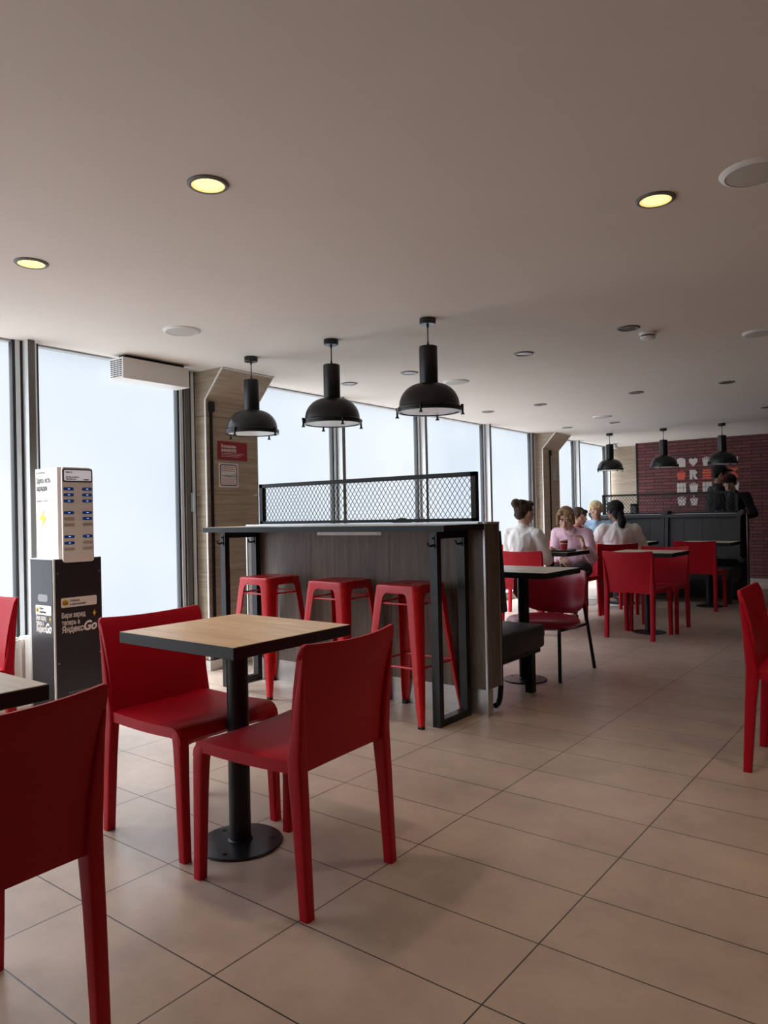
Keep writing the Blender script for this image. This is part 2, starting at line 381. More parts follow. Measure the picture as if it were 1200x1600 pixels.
for a_, c_ in zip(edges, edges[1:]):
    s0, s1 = a_+.10, c_-.062
    spans = [(s0, s1)]
    for c0, c1 in colspan:
        nsp = []
        for q0, q1 in spans:
            if q1 <= c0 or q0 >= c1: nsp.append((q0, q1)); continue
            if c0-q0 > .15: nsp.append((q0, c0))
            if q1-c1 > .15: nsp.append((c1, q1))
        spans = nsp
    for q0, q1 in spans:
        if q1-q0 < .12: continue
        n_w += 1
        b = MB(); b.wbox(q0, q1, -.006, .0, SILL, H-.012); struct('window_%d' % n_w, b, M['pane'])
# daylight portals (sampling guides for the sky through the glass)
for s0, s1 in ((SW0, 1.45), (2.0, 7.55), (8.15, SW1)):
    L = bpy.data.lights.new('window_portal', 'AREA'); L.shape = 'RECTANGLE'; L.size = s1-s0; L.size_y = H-SILL; L.cycles.is_portal = True
    o = bpy.data.objects.new('window_portal', L); COL.objects.link(o)
    n3 = Vector((WN.x, WN.y, 0)); d3 = Vector((WD.x, WD.y, 0))
    Mx = Matrix((d3, n3.cross(d3)*-1, -n3)).transposed().to_4x4()
    if Mx.to_3x3().determinant() < 0: Mx = Matrix((-d3, n3.cross(d3)*-1, -n3)).transposed().to_4x4()
    Mx.translation = W((s0+s1)/2, -.05, (H+SILL)/2); o.matrix_world = Mx
# hinges on the sash beside the pillar
for s, in ((1.415,), (7.51,)):
    for z0 in (1.20, .30):
        b = MB(); b.cyl(W(s, .045, z0), W(s, .045, z0+.16), .011, n=12); b.cyl(W(s, .045, z0+.075), W(s, .045, z0+.08), .0125, n=12)
        b.wbox(s-.025, s, .036, .044, z0+.01, z0+.15)
        o = b.build('hinge', M['alu']); o['kind'] = 'structure'; o.name = 'trim_%d' % (30+int(z0*10)+int(s))

def column(s0, s1, k, nm):
    r = bpy.data.objects.new(nm, None); COL.objects.link(r); r['kind'] = 'structure'
    D0, D1, ZC = .13, .333, 2.055
    b = MB()
    seams = [.08, .745, 1.34, 1.938]
    # panelled shaft, seams as small gaps between boards
    zs = [.08, .742, 1.337, 1.935, ZC]
    for z0, z1 in zip(zs, zs[1:]): b.wbox(s0+.004, s1-.004, -.02, D0, z0+.0015, z1-.0015 if z1 != ZC else z1)
    b.build('shaft_panel', M['colwood'], r, smooth=0)
    b = MB()
    prof = [W(s0+.004, -.02, ZC), W(s0+.004, D0, ZC), W(s0+.004, D1, H-.001), W(s0+.004, -.02, H-.001)]
    b.prism(prof, W(s1-.004, 0, 0)-W(s0+.004, 0, 0)); b.build('flared_head', M['colwood'], r, smooth=0)
    b = MB()
    for s in (s0, s1-.006):
        b.wbox(s, s+.006, D0-.010, D0+.005, .08, ZC+.003)
        q = [W(s, D0-.010, ZC), W(s, D0+.005, ZC), W(s, D1+.003, H-.002), W(s, D1-.016, H-.002)]
        b.prism(q, W(s+.006, 0, 0)-W(s, 0, 0))
    b.wbox(s0, s1, D1-.008, D1+.004, H-.01, H-.001)
    b.build('corner_trim', M['whitetrim'], r, smooth=0)
    b = MB(); b.wbox(s0-.008, s1+.008, -.02, D0+.016, 0, .075); b.build('plinth', M['radiator'], r, smooth=0)
    b = MB(); b.wbox(s0-.001, s1+.001, -.02, D0+.006, .074, .082); b.build('plinth_joint', M['gasket'], r, smooth=0)
    return r
column(1.464, 2.0, 0, 'wall_pillar_near'); column(7.565, 8.14, 1, 'wall_pillar_far')

# ================================================================== THINGS ON THE WALL SIDE
def cable_strip(s, label):
    t = thing('cable_channel', label, 'cable', W(s, .136, 0))
    o = t.location
    def lo(b): 
        for v in b.bm.verts: v.co -= o
        return b
    b = MB(); b.wbox(s-.008, s+.012, .131, .145, .09, 2.0); lo(b).build('channel', M['black'], t)
    b = MB(); b.wbox(s-.022, s+.026, .131, .163, 1.965, 2.045); bmesh.ops.bevel(b.bm, geom=b.bm.edges[:], offset=.006, segments=2, affect='EDGES'); lo(b).build('junction_box', M['black'], t)
cable_strip(1.512, 'black cable channel with square box down the near wooden pillar')
cable_strip(7.80, 'black cable channel with box down the far wooden pillar')

def wall_panel(s0, s1, z0, z1, off):    # basis on the pillar front: right = +s, up = z
    return basis(W(s0, off, z0), (WD.x, WD.y, 0), (0, 0, 1)), s1-s0, z1-z0
# red notice
Mx, w, h = wall_panel(1.578, 1.882, 1.608, 1.752, .131)
t = thing('notice_sign', 'red notice with white lettering on the near wooden pillar', 'sign', Mx.translation)
def loc_(bmx, t):
    for v in bmx.verts: v.co = v.co - t.location
def on(t, Mx, b, name, m, dz=.0):
    for v in b.bm.verts: v.co = (Mx @ (v.co+Vector((0, 0, dz)))) - t.location
    return b.build(name, m, t, smooth=0)
def flat(b, x0, x1, y0, y1, d=.0012): b.box(x0, x1, y0, y1, 0, d)
b = MB(); flat(b, 0, w, 0, h, .003); on(t, Mx, b, 'board', M['signred'])
b = MB(); b.add(text_bm('Внимание-', .038, .155, .012), Matrix.Translation((.034, h-.05, 0))); b.add(text_bm('внимание!', .038, .155, .012), Matrix.Translation((.034, h-.080, 0)))
on(t, Mx, b, 'heading', M['kwhite'], .0038)
b = MB()
for k, ln in enumerate((.235, .205, .18)):
    x = .036
    while x < .036+ln:
        q = rnd.uniform(.012, .035); flat(b, x, min(x+q, .036+ln), .050-k*.0125, .0532-k*.0125, .0008); x += q+.005
on(t, Mx, b, 'small_print', M['kwhite'], .0035)
# framed notice
Mx, w, h = wall_panel(1.583, 1.784, 1.394, 1.582, .131)
t = thing('notice_sign', 'white notice with dark rounded border below the red sign', 'sign', Mx.translation)
b = MB(); flat(b, 0, w, 0, h, .003); on(t, Mx, b, 'board', M['signwhite'])
b = MB()
def rr(x0, x1, y0, y1, r, n=5):
    P = []
    for sx, sy, a0 in ((1, 1, 0), (-1, 1, 90), (-1, -1, 180), (1, -1, 270)):
        cx = x1-r if sx > 0 else x0+r; cy = y1-r if sy > 0 else y0+r
        for k in range(n+1):
            a = math.radians(a0+90*k/n); P.append((cx+r*math.cos(a), cy+r*math.sin(a)))
    return P
def rframe(b, x0, x1, y0, y1, r, tk, d=.001):
    A = rr(x0, x1, y0, y1, r); B = rr(x0+tk, x1-tk, y0+tk, y1-tk, max(r-tk, .001))
    n = len(A)
    for i in range(n):
        j = (i+1) % n
        b.hexa([(*A[i], 0), (*A[j], 0), (*B[j], 0), (*B[i], 0)], [(*A[i], d), (*A[j], d), (*B[j], d), (*B[i], d)])
rframe(b, .014, w-.014, .012, h-.010, .02, .007); on(t, Mx, b, 'border', M['navyink'], .0031)
b = MB()
for z in (.155, .140, .125, .062, .046, .030):
    x = .032
    while x < w-.035:
        q = rnd.uniform(.012, .035); flat(b, x, min(x+q, w-.032), z, z+.0048, .0008); x += q+.004
on(t, Mx, b, 'small_print', M['redink'], .0031)
b = MB()
pts = [(.034+.1*i/40, .088+.006*math.sin(i*1.1)*(1 if i % 9 else 2), .001) for i in range(41)]
b.tube(pts, .0013, 5)
for k in range(3): b.tube([(.14+.014*k, .078, .001), (.147+.014*k, .105, .001)], .0013, 5)
on(t, Mx, b, 'handwriting', M['ink'], .0035)
# small notice on far pillar
Mx, w, h = wall_panel(7.875, 8.065, 1.61, 1.805, .131)
t = thing('notice_sign', 'small grey notice on the far wooden pillar', 'sign', Mx.translation)
b = MB(); flat(b, 0, w, 0, h, .003); on(t, Mx, b, 'board', M['greyink'])
b = MB(); rframe(b, .008, w-.008, .008, h-.008, .01, .006); on(t, Mx, b, 'border', M['signwhite'], .0031)
b = MB()
for k in range(8): flat(b, .03, w-.03-.01*(k % 3), .03+k*.018, .037+k*.018, .0008)
on(t, Mx, b, 'small_print', M['signwhite'], .0031)
# little sticker low on the pillar
Mx, w, h = wall_panel(1.60, 1.68, .775, .845, .131)
t = thing('sticker', 'small pale sticker with black mark low on the near pillar', 'sticker', Mx.translation)
b = MB(); flat(b, 0, w, 0, h, .002); on(t, Mx, b, 'sheet', M['signwhite'])
b = MB(); rframe(b, .036, .066, .012, .042, .014, .008); on(t, Mx, b, 'mark', M['ink'], .0021)

# air curtain
t = thing('air_curtain', 'white box air curtain under ceiling above the window', 'air curtain', W(.97, .12, 2.115))
o = t.location
def loc(b):
    for v in b.bm.verts: v.co -= o
    return b
b = MB(); b.wbox(.715, 1.262, .05, .20, 2.115, 2.252); loc(b).build('casing', M['white'], t, smooth=0)
b = MB(); b.wbox(.712, 1.265, .045, .203, 2.110, 2.1155); loc(b).build('bottom_tray', M['whiteplastic'], t, smooth=0)
b = MB(); b.wbox(.76, 1.25, .09, .16, 2.252, H); loc(b).build('mounting_rail', M['gasket'], t, smooth=0)
b = MB()
for c in range(4):
    for k in range(9):
        f0 = .058+c*.034; b.wbox(.7135, .7155, f0, f0+.026, 2.125+k*.0135, 2.131+k*.0135)
loc(b).build('vent_grille', M['gasket'], t, smooth=0)

# radiator
t = thing('radiator', 'white sectional radiator under the left window', 'radiator', W(-.35, .07, 0))
o = t.location
S0, NS, SWD = -1.15, 16, .085
for k in range(NS):
    s = S0+k*SWD
    b = MB()
    b.wbox(s+.003, s+SWD-.003, .045, .13, .085, .46)
    bmesh.ops.bevel(b.bm, geom=[e for e in b.bm.edges], offset=.012, segments=2, affect='EDGES')
    b.wbox(s+.010, s+SWD-.010, .128, .137, .12, .39)
    loc(b).build('section', M['radiator'], t)
b = MB(); b.tube([W(S0-.02, .085, .10), W(S0+NS*SWD+.02, .085, .10)], .016); b.tube([W(S0-.02, .085, .43), W(S0+NS*SWD+.02, .085, .43)], .016)
for s in (S0+.2, S0+NS*SWD-.2): b.tube([W(s, .085, 0), W(s, .085, .1)], .01)
loc(b).build('pipe', M['radiator'], t)
# heating pipe along the wall
b = MB(); b.tube([W(-1.3, .16, .045), W(.55, .16, .045)], .013)
for s in (-1.2, -.5, .2, .5): b.tube([W(s, .16, 0), W(s, .16, .04)], .008)
tag(b.build('heating_pipe', M['radiator']), 'white heating pipe along floor below the radiator', 'pipe')

# ---------------------------------------------------------------- charging kiosk
KX, KXB, KY0, KY1, KZ = -4.098, -4.372, 2.170, 2.470, .936
t = thing('kiosk_stand', 'tall black stand with white lettering under the white charging box', 'stand', ((KX+KXB)/2, (KY0+KY1)/2, 0))
o = t.location
b = MB(); b.box(KXB, KX, KY0, KY1, .02, KZ); loc(b).build('body', M['whitetrim'], t, smooth=0)
b = MB(); b.box(KXB+.01, KX-.01, KY0+.01, KY1-.01, 0, .02); loc(b).build('foot', M['black'], t, smooth=0)
b = MB(); b.box(KX-.004, KX+.003, KY0+.010, KY1-.001, .022, KZ-.004); loc(b).build('front_panel', M['kblack'], t, smooth=0)
b = MB(); b.box(KXB+.022, KX-.008, KY0-.003, KY0+.004, .022, KZ-.004); loc(b).build('side_panel', M['kblack'], t, smooth=0)
b = MB(); b.box(KXB, KXB+.018, KY0-.004, KY0, .022, KZ); loc(b).build('back_edge', M['alud'], t, smooth=0)
FM = basis((KX+.003, 0, 0), (0, 1, 0), (0, 0, 1)); SM = basis((0, KY0-.003, 0), (1, 0, 0), (0, 0, 1))
def prt(Mx, b, name, m, dz=.0003, parent=None):
    for v in b.bm.verts: v.co = (Mx @ (v.co+Vector((0, 0, dz)))) - t.location
    return b.build(name, m, parent or t, smooth=0)
def bolt(b, cx, cz, w, h, d=.001):
    P = [(.15, .5), (-.5, -.08), (-.05, -.08), (-.15, -.5), (.5, .1), (.05, .1)]
    P = [(cx+p[0]*w, cz+p[1]*h, 0) for p in P]
    # two quads and two triangles keep the concave shape clean
    for idx in ((0, 1, 2, 5), (2, 3, 4, 5)):
        q = [P[i] for i in idx]; b.hexa(q, [(p[0], p[1], d) for p in q])
def kiosk_print(Mx, x0, sx, z_st, z1, z2, z3):
    """x0: left edge, sx: width scale"""
    b = MB(); pts = rr(x0, x0+.224*sx, z_st-.028, z_st+.028, .008*min(1, sx*1.2)); b.prism([(p[0], p[1], 0) for p in pts], (0, 0, .001)); st = prt(Mx, b, 'sticker', M['kwhite'])
    b = MB(); b.lathe([(1, 0), (1, .001)], n=20)
    for v in b.bm.verts: v.co = (v.co.x*.019*sx+x0+.026*sx, v.co.y*.019+z_st, v.co.z)
    prt(Mx, b, 'badge', M['yellow'], .0014, st).location = (0, 0, 0)
    b = MB(); b.add(text_bm('Go', .03, .032*sx, .02, shear=.25), Matrix.Translation((x0+.011*sx, z_st-.010, 0))); prt(Mx, b, 'badge_lettering', M['ink'], .0026, st)
    b = MB(); b.add(text_bm('Открыть', .018, .062*sx, .012), Matrix.Translation((x0+.054*sx, z_st+.004, 0))); b.add(text_bm('в приложении', .018, .098*sx, .012), Matrix.Translation((x0+.054*sx, z_st-.017, 0)))
    prt(Mx, b, 'sticker_lettering', M['ink'], .0014, st)
    b = MB()
    b.add(text_bm('Бери заряд', .040, .148*sx, .012), Matrix.Translation((x0+.003*sx, z1, 0)))
    b.add(text_bm('теперь в', .040, .112*sx, .012), Matrix.Translation((x0+.003*sx, z2, 0)))
    b.add(text_bm('Яндекс', .050, .136*sx, .016), Matrix.Translation((x0+.003*sx, z3, 0)))
    b.add(text_bm('Go', .078, .084*sx, .035, shear=.28), Matrix.Translation((x0+.140*sx, z3-.001, 0)))
    prt(Mx, b, 'lettering', M['kwhite'])
    b = MB(); bolt(b, x0+.208*sx, z1+.010, .024*sx, .044); prt(Mx, b, 'lightning_mark', M['yellow'])
kiosk_print(FM, 2.211, 1.0, .678, .590, .548, .505)
kiosk_print(SM, -4.300, .79, .636, .577, .545, .508)
b = MB(); x = 2.25
while x < 2.42: q = rnd.uniform(.008, .02); flat(b, x, x+q, .153, .156); flat(b, x, x+q*.8, .146, .149); x += q+.004
prt(FM, b, 'small_print', M['greyink'])
b = MB(); pts = rr(-4.274, -4.158, .686, .728, .02); b.prism([(p[0], p[1], 0) for p in pts], (0, 0, .001)); prt(SM, b, 'hand_hole', M['greyink'])
b = MB()
for y, z in ((2.193, .85), (2.453, .85), (2.193, .33), (2.453, .36)): b = MB(); b.cyl((y, z, 0), (y, z, .003), .004, n=10); prt(FM, b, 'screw', M['alu'])
# charging box
BX0, BX1, BY0, BY1, BZ0, BZ1 = -4.365, -4.092, 2.212, 2.420, .936, 1.470
t = thing('charging_station', 'white power bank charging box with blue slots on black stand', 'charging station', ((BX0+BX1)/2, (BY0+BY1)/2, BZ0))
o = t.location
b = MB()
b2 = bmesh.new(); bmesh.ops.create_cube(b2, size=1)
for v in b2.verts: v.co = ((BX0+BX1)/2+v.co.x*(BX1-BX0), (BY0+BY1)/2+v.co.y*(BY1-BY0), (BZ0+BZ1)/2+v.co.z*(BZ1-BZ0))
ve = [e for e in b2.edges if abs(e.verts[0].co.z-e.verts[1].co.z) > .3 and e.verts[0].co.x > -4.2]
bmesh.ops.bevel(b2, geom=ve, offset=.022, segments=5, affect='EDGES')
b.add(b2); loc(b).build('casing', M['whiteplastic'], t)
b = MB(); pts = rr(BY0+.012, BY1-.004, .912, 1.466, .016); b.prism([(BX1-.002, p[0], p[1]) for p in pts], (.012, 0, 0)); loc(b).build('front_plate', M['whiteplastic'], t)
FM2 = basis((BX1+.010, 0, 0), (0, 1, 0), (0, 0, 1)); SM2 = basis((0, BY0, 0), (1, 0, 0), (0, 0, 1))
b = MB(); pts = rr(2.228, 2.412, 1.384, 1.460, .010); b.prism([(p[0], p[1], 0) for p in pts], (0, 0, .003)); prt(FM2, b, 'screen_bezel', M['ink'])
b = MB(); pts = rr(2.235, 2.405, 1.391, 1.453, .006); b.prism([(p[0], p[1], 0) for p in pts], (0, 0, .001)); scr = prt(FM2, b, 'screen', M['screen'], .0034)
b = MB(); b.add(text_bm('Яндекс Go', .013, .042, .015), Matrix.Translation((2.243, 1.437, 0)))
for x0, x1, z in ((2.245, 2.325, 1.409), (2.247, 2.310, 1.397)):
    x = x0
    while x < x1: q = rnd.uniform(.008, .02); flat(b, x, min(x1, x+q), z, z+.006, .0006); x += q+.003
prt(FM2, b, 'screen_lettering', M['ink'], .0046, scr)
b = MB(); flat(b, 2.357, 2.388, 1.395, 1.401, .0006); prt(FM2, b, 'screen_button', M['ink'], .0046, scr)
zr = [1.343, 1.308, 1.272, 1.203, 1.168, 1.133, 1.063, 1.026, .991]
full = {0: (0, 1, 2, 3, 6, 7), 1: (0, 1, 2, 3, 4, 6)}
for c, (y0, y1) in enumerate(((2.223, 2.296), (2.338, 2.411))):
    for k, z in enumerate(zr):
        b = MB(); pts = rr(y0+.008, y1-.002, z-.0085, z+.0085, .007); b.prism([(p[0], p[1], 0) for p in pts], (0, 0, .0015))
        f = k in full[c]
        s_ = prt(FM2, b, 'slot' if f else 'empty_slot', M['blueslot'] if f else M['beige'])
        if f:
            b = MB(); ym = (y0+y1)/2+.004; flat(b, ym-.006, ym+.006, z-.002, z+.002); prt(FM2, b, 'slot_light', M['blueled'], .0019, s_)
b = MB(); b.add(text_bm('Здесь есть', .045, .165, .010), Matrix.Translation((-4.356, 1.384, 0))); b.add(text_bm('зарядки', .045, .125, .010), Matrix.Translation((-4.356, 1.338, 0))); prt(SM2, b, 'lettering', M['ink'])
b = MB(); bolt(b, -4.283, 1.172, .085, .105); prt(SM2, b, 'lightning_mark', M['yellow'])
b = MB(); flat(b, -4.335, -4.255, 1.440, 1.449); b.lathe([(.007, 0), (.007, .001)], (-4.349, 1.444, 0), 12); flat(b, -4.356, -4.30, 1.272, 1.282); flat(b, -4.285, -4.225, 1.274, 1.279); prt(SM2, b, 'small_print', M['greyink'])
b = MB(); flat(b, -4.364, -4.12, 1.247, 1.2485); flat(b, -4.364, -4.12, 1.100, 1.1015); flat(b, -4.364, -4.12, .956, .957); prt(SM2, b, 'module_joint', M['beige'])

# ================================================================== CEILING FITTINGS
def downlight(x, y, label, lit):
    t = thing('downlight', label, 'downlight', (x, y, H), 0, 'recessed downlights in the ceiling')
    b = MB(); b.lathe([(.054, -.001), (.056, -.008), (.063, -.008), (.069, -.004), (.070, 0), (.054, 0)], n=36, caps=False)
    b.build('ring', M['greypl'], t)
    b = MB(); b.lathe([(.055, -.006), (.045, -.003)], n=36, caps=False); b.build('reflector', M['litrim'] if lit else M['lampinner'], t)
    b = MB(); b.lathe([(.045, -.0035), (.045, -.002)], n=28); b.build('diffuser', M['lit'] if lit else M['lampinner'], t)
    if lit:
        b = MB()
        for k in range(-4, 5):
            L_ = math.sqrt(.043**2-(k*.0095)**2)
            b.tube([(k*.0095, -L_, -.0042), (k*.0095, L_, -.0042)], .0006, 4); b.tube([(-L_, k*.0095, -.0042), (L_, k*.0095, -.0042)], .0006, 4)
        b.build('honeycomb', M['greygrille'], t)
        L = bpy.data.lights.new('downlight_bulb', 'SPOT'); L.energy = LAMP_W; L.color = (1, .80, .58); L.spot_size = math.radians(108); L.spot_blend = .7; L.shadow_soft_size = .05
        lo_ = bpy.data.objects.new('downlight_bulb', L); COL.objects.link(lo_); lo_.parent = t; lo_.location = (0, 0, -.03)
    return t
DL = [(-1.96, 1.60, 'lit round downlight glowing yellow above the front red chairs', 1),
      (-.83, 2.72, 'lit round downlight glowing yellow at right beside a big ceiling speaker', 1),
      (-3.14, 1.59, 'lit round downlight glowing yellow nearest the left windows', 1),
      (-1.56, 4.52, 'unlit grey downlight right beside the smoke detector', 0),
      (-2.38, 4.73, 'unlit grey downlight just right of the nearest black pendant', 0),
      (-3.38, 4.73, 'unlit grey downlight half behind the nearest black pendant stem', 0),
      (-4.03, 4.76, 'unlit grey downlight right of the middle front pendant neck', 0),
      (-3.39, 7.09, 'unlit grey downlight, second from left in the middle ceiling row', 0),
      (-2.37, 7.04, 'unlit grey downlight, third from left in the middle ceiling row', 0),
      (-1.57, 7.07, 'unlit grey downlight, rightmost in the middle ceiling row', 0),
      (-4.05, 7.15, 'unlit grey downlight close to the windows in the middle ceiling row', 0),
      (-3.39, 9.23, 'unlit grey downlight just past the round far ceiling speaker', 0),
      (-4.06, 9.30, 'unlit grey downlight above the far wooden pillar', 0),
      (-1.62, 9.16, 'unlit grey downlight at far right edge of the ceiling', 0)]
for x, y, l, lit in DL: downlight(x, y, l, lit)
# unseen lit downlights, added out of view on the right to brighten the room
for x, y, l in ((.3, 2.72, 'unseen added downlight over the right side of the room'), (1.6, 3.8, 'unseen added downlight along the right wall'), (1.6, 6.2, 'unseen added downlight at the far right wall')):
    downlight(x, y, l, 1)
def ceil_speaker(x, y, r, label):
    t = thing('ceiling_speaker', label, 'ceiling speaker', (x, y, H), 0, 'round ceiling speakers')
    b = MB(); b.lathe([(r*.80, -.004), (r*.84, -.012), (r*.96, -.006), (r, 0), (r*.80, 0)], n=44, caps=False); b.build('rim', M['white'], t)
    b = MB(); b.lathe([(r*.82, -.010), (r*.5, -.013), (.001, -.014)], n=44, caps=False); b.build('grille', M['greygrille'], t)
for x, y, r, l in ((-3.61, 2.73, .113, 'round white ceiling speaker near the air curtain'), (-.5, 2.72, .113, 'round ceiling speaker cut off by the right picture edge, nearest'),
                   (-3.32, 5.33, .113, 'round white ceiling speaker right of the nearest black pendant'), (-3.29, 8.55, .113, 'round white ceiling speaker far back over the seated people'),
                   (-.95, 5.23, .113, 'round ceiling speaker at right edge past the smoke detector')):
    ceil_speaker(x, y, r, l)
t = thing('smoke_detector', 'cream smoke detector on the ceiling at right', 'smoke detector', (-1.51, 4.73, H))
b = MB(); b.lathe([(.052, 0), (.052, -.014), (.046, -.018)], n=32); b.build('base', M['whitetrim'], t)
b = MB(); b.lathe([(.042, -.018), (.042, -.026)], n=32); b.build('sensor_slot', M['gasket'], t)
b = MB(); b.lathe([(.046, -.026), (.043, -.040), (.03, -.046)], n=32); b.build('cap', M['whitetrim'], t)
t = thing('security_camera', 'small white camera on ceiling in the far window corner', 'security camera', (-4.50, 12.2, H))
b = MB(); b.lathe([(.045, 0), (.045, -.02)], n=20); b.build('mount', M['white'], t)
b = MB(); b.rbox(-.055, .055, -.10, .04, -.085, -.02, .012); b.build('body', M['white'], t)
b = MB(); b.cyl((0, -.10, -.052), (0, -.106, -.052), .022); b.build('lens', M['ink'], t)

# ---------------------------------------------------------------- pendants
def make_pendant():
    t = thing('pendant_lamp', 'x', 'pendant lamp', (0, 0, H), 0)
    Z = lambda z: z-H
    b = MB(); b.lathe([(.047, 0), (.047, -.030), (.044, -.034), (.008, -.034)], n=28); b.build('canopy', M['lampblack'], t)
    b = MB(); b.tube([(0, 0, -.034), (0, 0, Z(2.115))], .0035, 8); b.cyl((0, 0, -.034), (0, 0, -.055), .008, .005); b.cyl((0, 0, Z(2.112)), (0, 0, Z(2.145)), .009, .005); b.build('cord', M['lampblack'], t)
    b = MB(); b.lathe([(.008, Z(2.118)), (.050, Z(2.118)), (.053, Z(2.114)), (.053, Z(1.91)), (.050, Z(1.90))], n=36); b.build('neck', M['lampblack'], t)
    b = MB(); prof = [(.050, Z(1.902))]
    for k in range(0, 13):
        a = PI/2*(1-k/12); prof.append((.048+.127*math.cos(a), Z(1.772+.130*math.sin(a))))
    prof += [(.178, Z(1.768)), (.186, Z(1.764)), (.186, Z(1.752)), (.178, Z(1.748)), (.172, Z(1.752)), (.172, Z(1.765))]
    b.lathe(prof, n=56, caps=False); b.build('dome', M['lampblack'], t)
    b = MB(); b.lathe([(.174, Z(1.749)), (.174, Z(1.744)), (.12, Z(1.738)), (.002, Z(1.736))], n=48, caps=False); b.build('glass_cover', M['frost'], t)
    b = MB(); b.lathe([(.171, Z(1.745)), (.171, Z(1.738)), (.186, Z(1.738)), (.186, Z(1.750))], n=48, caps=False); b.build('rim_ring', M['lampblack'], t)
    for k in range(4):
        a = math.radians(20+90*k); c, s = math.cos(a), math.sin(a)
        b = MB(); b.cyl((.194*c, .194*s, Z(1.772)), (.194*c, .194*s, Z(1.722)), .006); b.cyl((.184*c, .184*s, Z(1.765)), (.200*c, .200*s, Z(1.765)), .009)
        b.cyl((.194*c, .194*s, Z(1.728)), (.194*c, .194*s, Z(1.714)), .005, .013); b.build('wing_screw', M['lampblack'], t)
    return t
PD = [(-2.369, 3.506, 'black dome pendant lamp over right end of the bar table', 'pendants over the near bar table'), (-3.116, 3.507, 'black dome pendant lamp over middle of the bar table', 'pendants over the near bar table'),
      (-3.864, 3.503, 'black dome pendant lamp in front of the near wooden pillar', 'pendants over the near bar table'), (-3.935, 10.50, 'far black dome pendant lamp nearest the windows', 'pendants beyond the far divider'),
      (-3.156, 10.46, 'far black dome pendant lamp, middle one, before the brick wall', 'pendants beyond the far divider'), (-2.395, 10.45, 'far black dome pendant lamp above the capped worker', 'pendants beyond the far divider')]
for k, (x, y, l, g) in enumerate(PD):
    if k == 0: pend = make_pendant(); pend.location = (x, y, H); pend['label'] = l; pend['group'] = g
    else: dup(pend, (x, y, H), k*.7, l, g)

# ================================================================== DIVIDER, BAR TABLE, BENCHES
def mesh_lattice(b, x0, x1, z0, z1, y, cw, ch, tk=.0016):
    n = int(round((x1-x0)/cw)); cw = (x1-x0)/n; nz = int(round((z1-z0)/(ch/2))); hz = (z1-z0)/nz
    for k in range(n+1):
        xa = x0+k*cw
        for j in range(nz):
            for sgn in (1, -1):
                xs = xa + (cw/2*sgn if j % 2 else 0); xe = xa + (0 if j % 2 else cw/2*sgn)
                if min(xs, xe) < x0-1e-6 or max(xs, xe) > x1+1e-6: continue
                za, zb = z0+j*hz, z0+(j+1)*hz
                b.hexa([(xs-tk, y-.0015, za), (xs+tk, y-.0015, za), (xs+tk, y+.0015, za), (xs-tk, y+.0015, za)],
                       [(xe-tk, y-.0015, zb), (xe+tk, y-.0015, zb), (xe+tk, y+.0015, zb), (xe-tk, y+.0015, zb)])
def mesh_screen(t, x0, x1, y, z0, z1, cw, ch, tk=.0014):
    """t.location is subtracted"""
    o = t.location
    def lc(b):
        for v in b.bm.verts: v.co -= o
        return b
    d = .018
    b = MB(); b.box(x0, x1, y-d, y+d, z1-.026, z1); b.box(x0, x1, y-d, y+d, z0, z0+.020); b.box(x0, x0+.032, y-d, y+d, z0, z1); b.box(x1-.032, x1, y-d, y+d, z0, z1)
    fr = lc(b).build('mesh_frame', M['charcoal'], t, smooth=0)
    b = MB(); mesh_lattice(b, x0+.032, x1-.032, z0+.020, z1-.026, y, cw, ch, tk); lc(b).build('expanded_mesh', M['black'], fr, smooth=0)
PX0, PX1, PY0, PY1, PZ = -4.078, -2.088, 3.620, 3.782, 1.098
t = thing('room_divider', 'dark wood half-height divider with steel kickplate behind the bar stools', 'divider', (-3.08, 3.70, 0))
o = t.location
b = MB()
for x0, x1 in ((PX0+.006, -3.44), (-3.438, -2.769), (-2.767, PX1-.012)): b.box(x0, x1, PY0, PY0+.02, .15, PZ-.012)
loc(b).build('front_panel', M['darkwood'], t, smooth=0)
b = MB(); b.box(PX0+.01, PX1-.02, PY0+.021, PY1-.02, .15, PZ-.012); loc(b).build('core', M['charcoal'], t, smooth=0)
b = MB(); b.box(PX0+.01, PX1-.02, PY1-.019, PY1, .15, PZ-.012); loc(b).build('rear_panel', M['darkwood'], t, smooth=0)
b = MB(); b.box(PX1-.019, PX1-.002, PY0+.008, PY1-.006, .15, PZ-.010); loc(b).build('end_panel', M['darkwood'], t, smooth=0)
b = MB(); b.box(PX1-.010, PX1+.002, PY0-.004, PY0+.007, .148, PZ); b.box(PX1-.008, PX1+.002, PY1-.005, PY1+.003, .148, PZ); b.box(PX0, PX0+.010, PY0-.006, PY0+.02, .148, PZ); b.box(PX0, PX1-.04, PY0-.005, PY0+.02, PZ-.010, PZ+.004); loc(b).build('edge_trim', M['alu'], t, smooth=0)
b = MB(); b.box(PX0, PX1+.004, PY0+.02, PY1+.004, PZ-.010, PZ+.002); loc(b).build('top_cap', M['alud'], t, smooth=0)
b = MB(); b.box(PX0+.03, PX1-.006, PY0+.012, PY0+.068, 0, .149); loc(b).build('kickplate', M['steel'], t, smooth=0)
mesh_screen(t, -3.972, -2.162, 3.672, 1.104, 1.392, .0345, .049)
b = MB(); b.box(-3.372, -2.826, PY0-.004, PY0, 1.026, 1.053)
br = loc(b).build('metal_bracket', M['whitetrim'], t, smooth=0)
b = MB()
for x in (-3.34, -3.1, -2.86): b.cyl((x, PY0-.004, 1.04), (x, PY0-.007, 1.04), .005)
loc(b).build('bracket_screw', M['alu'], br)

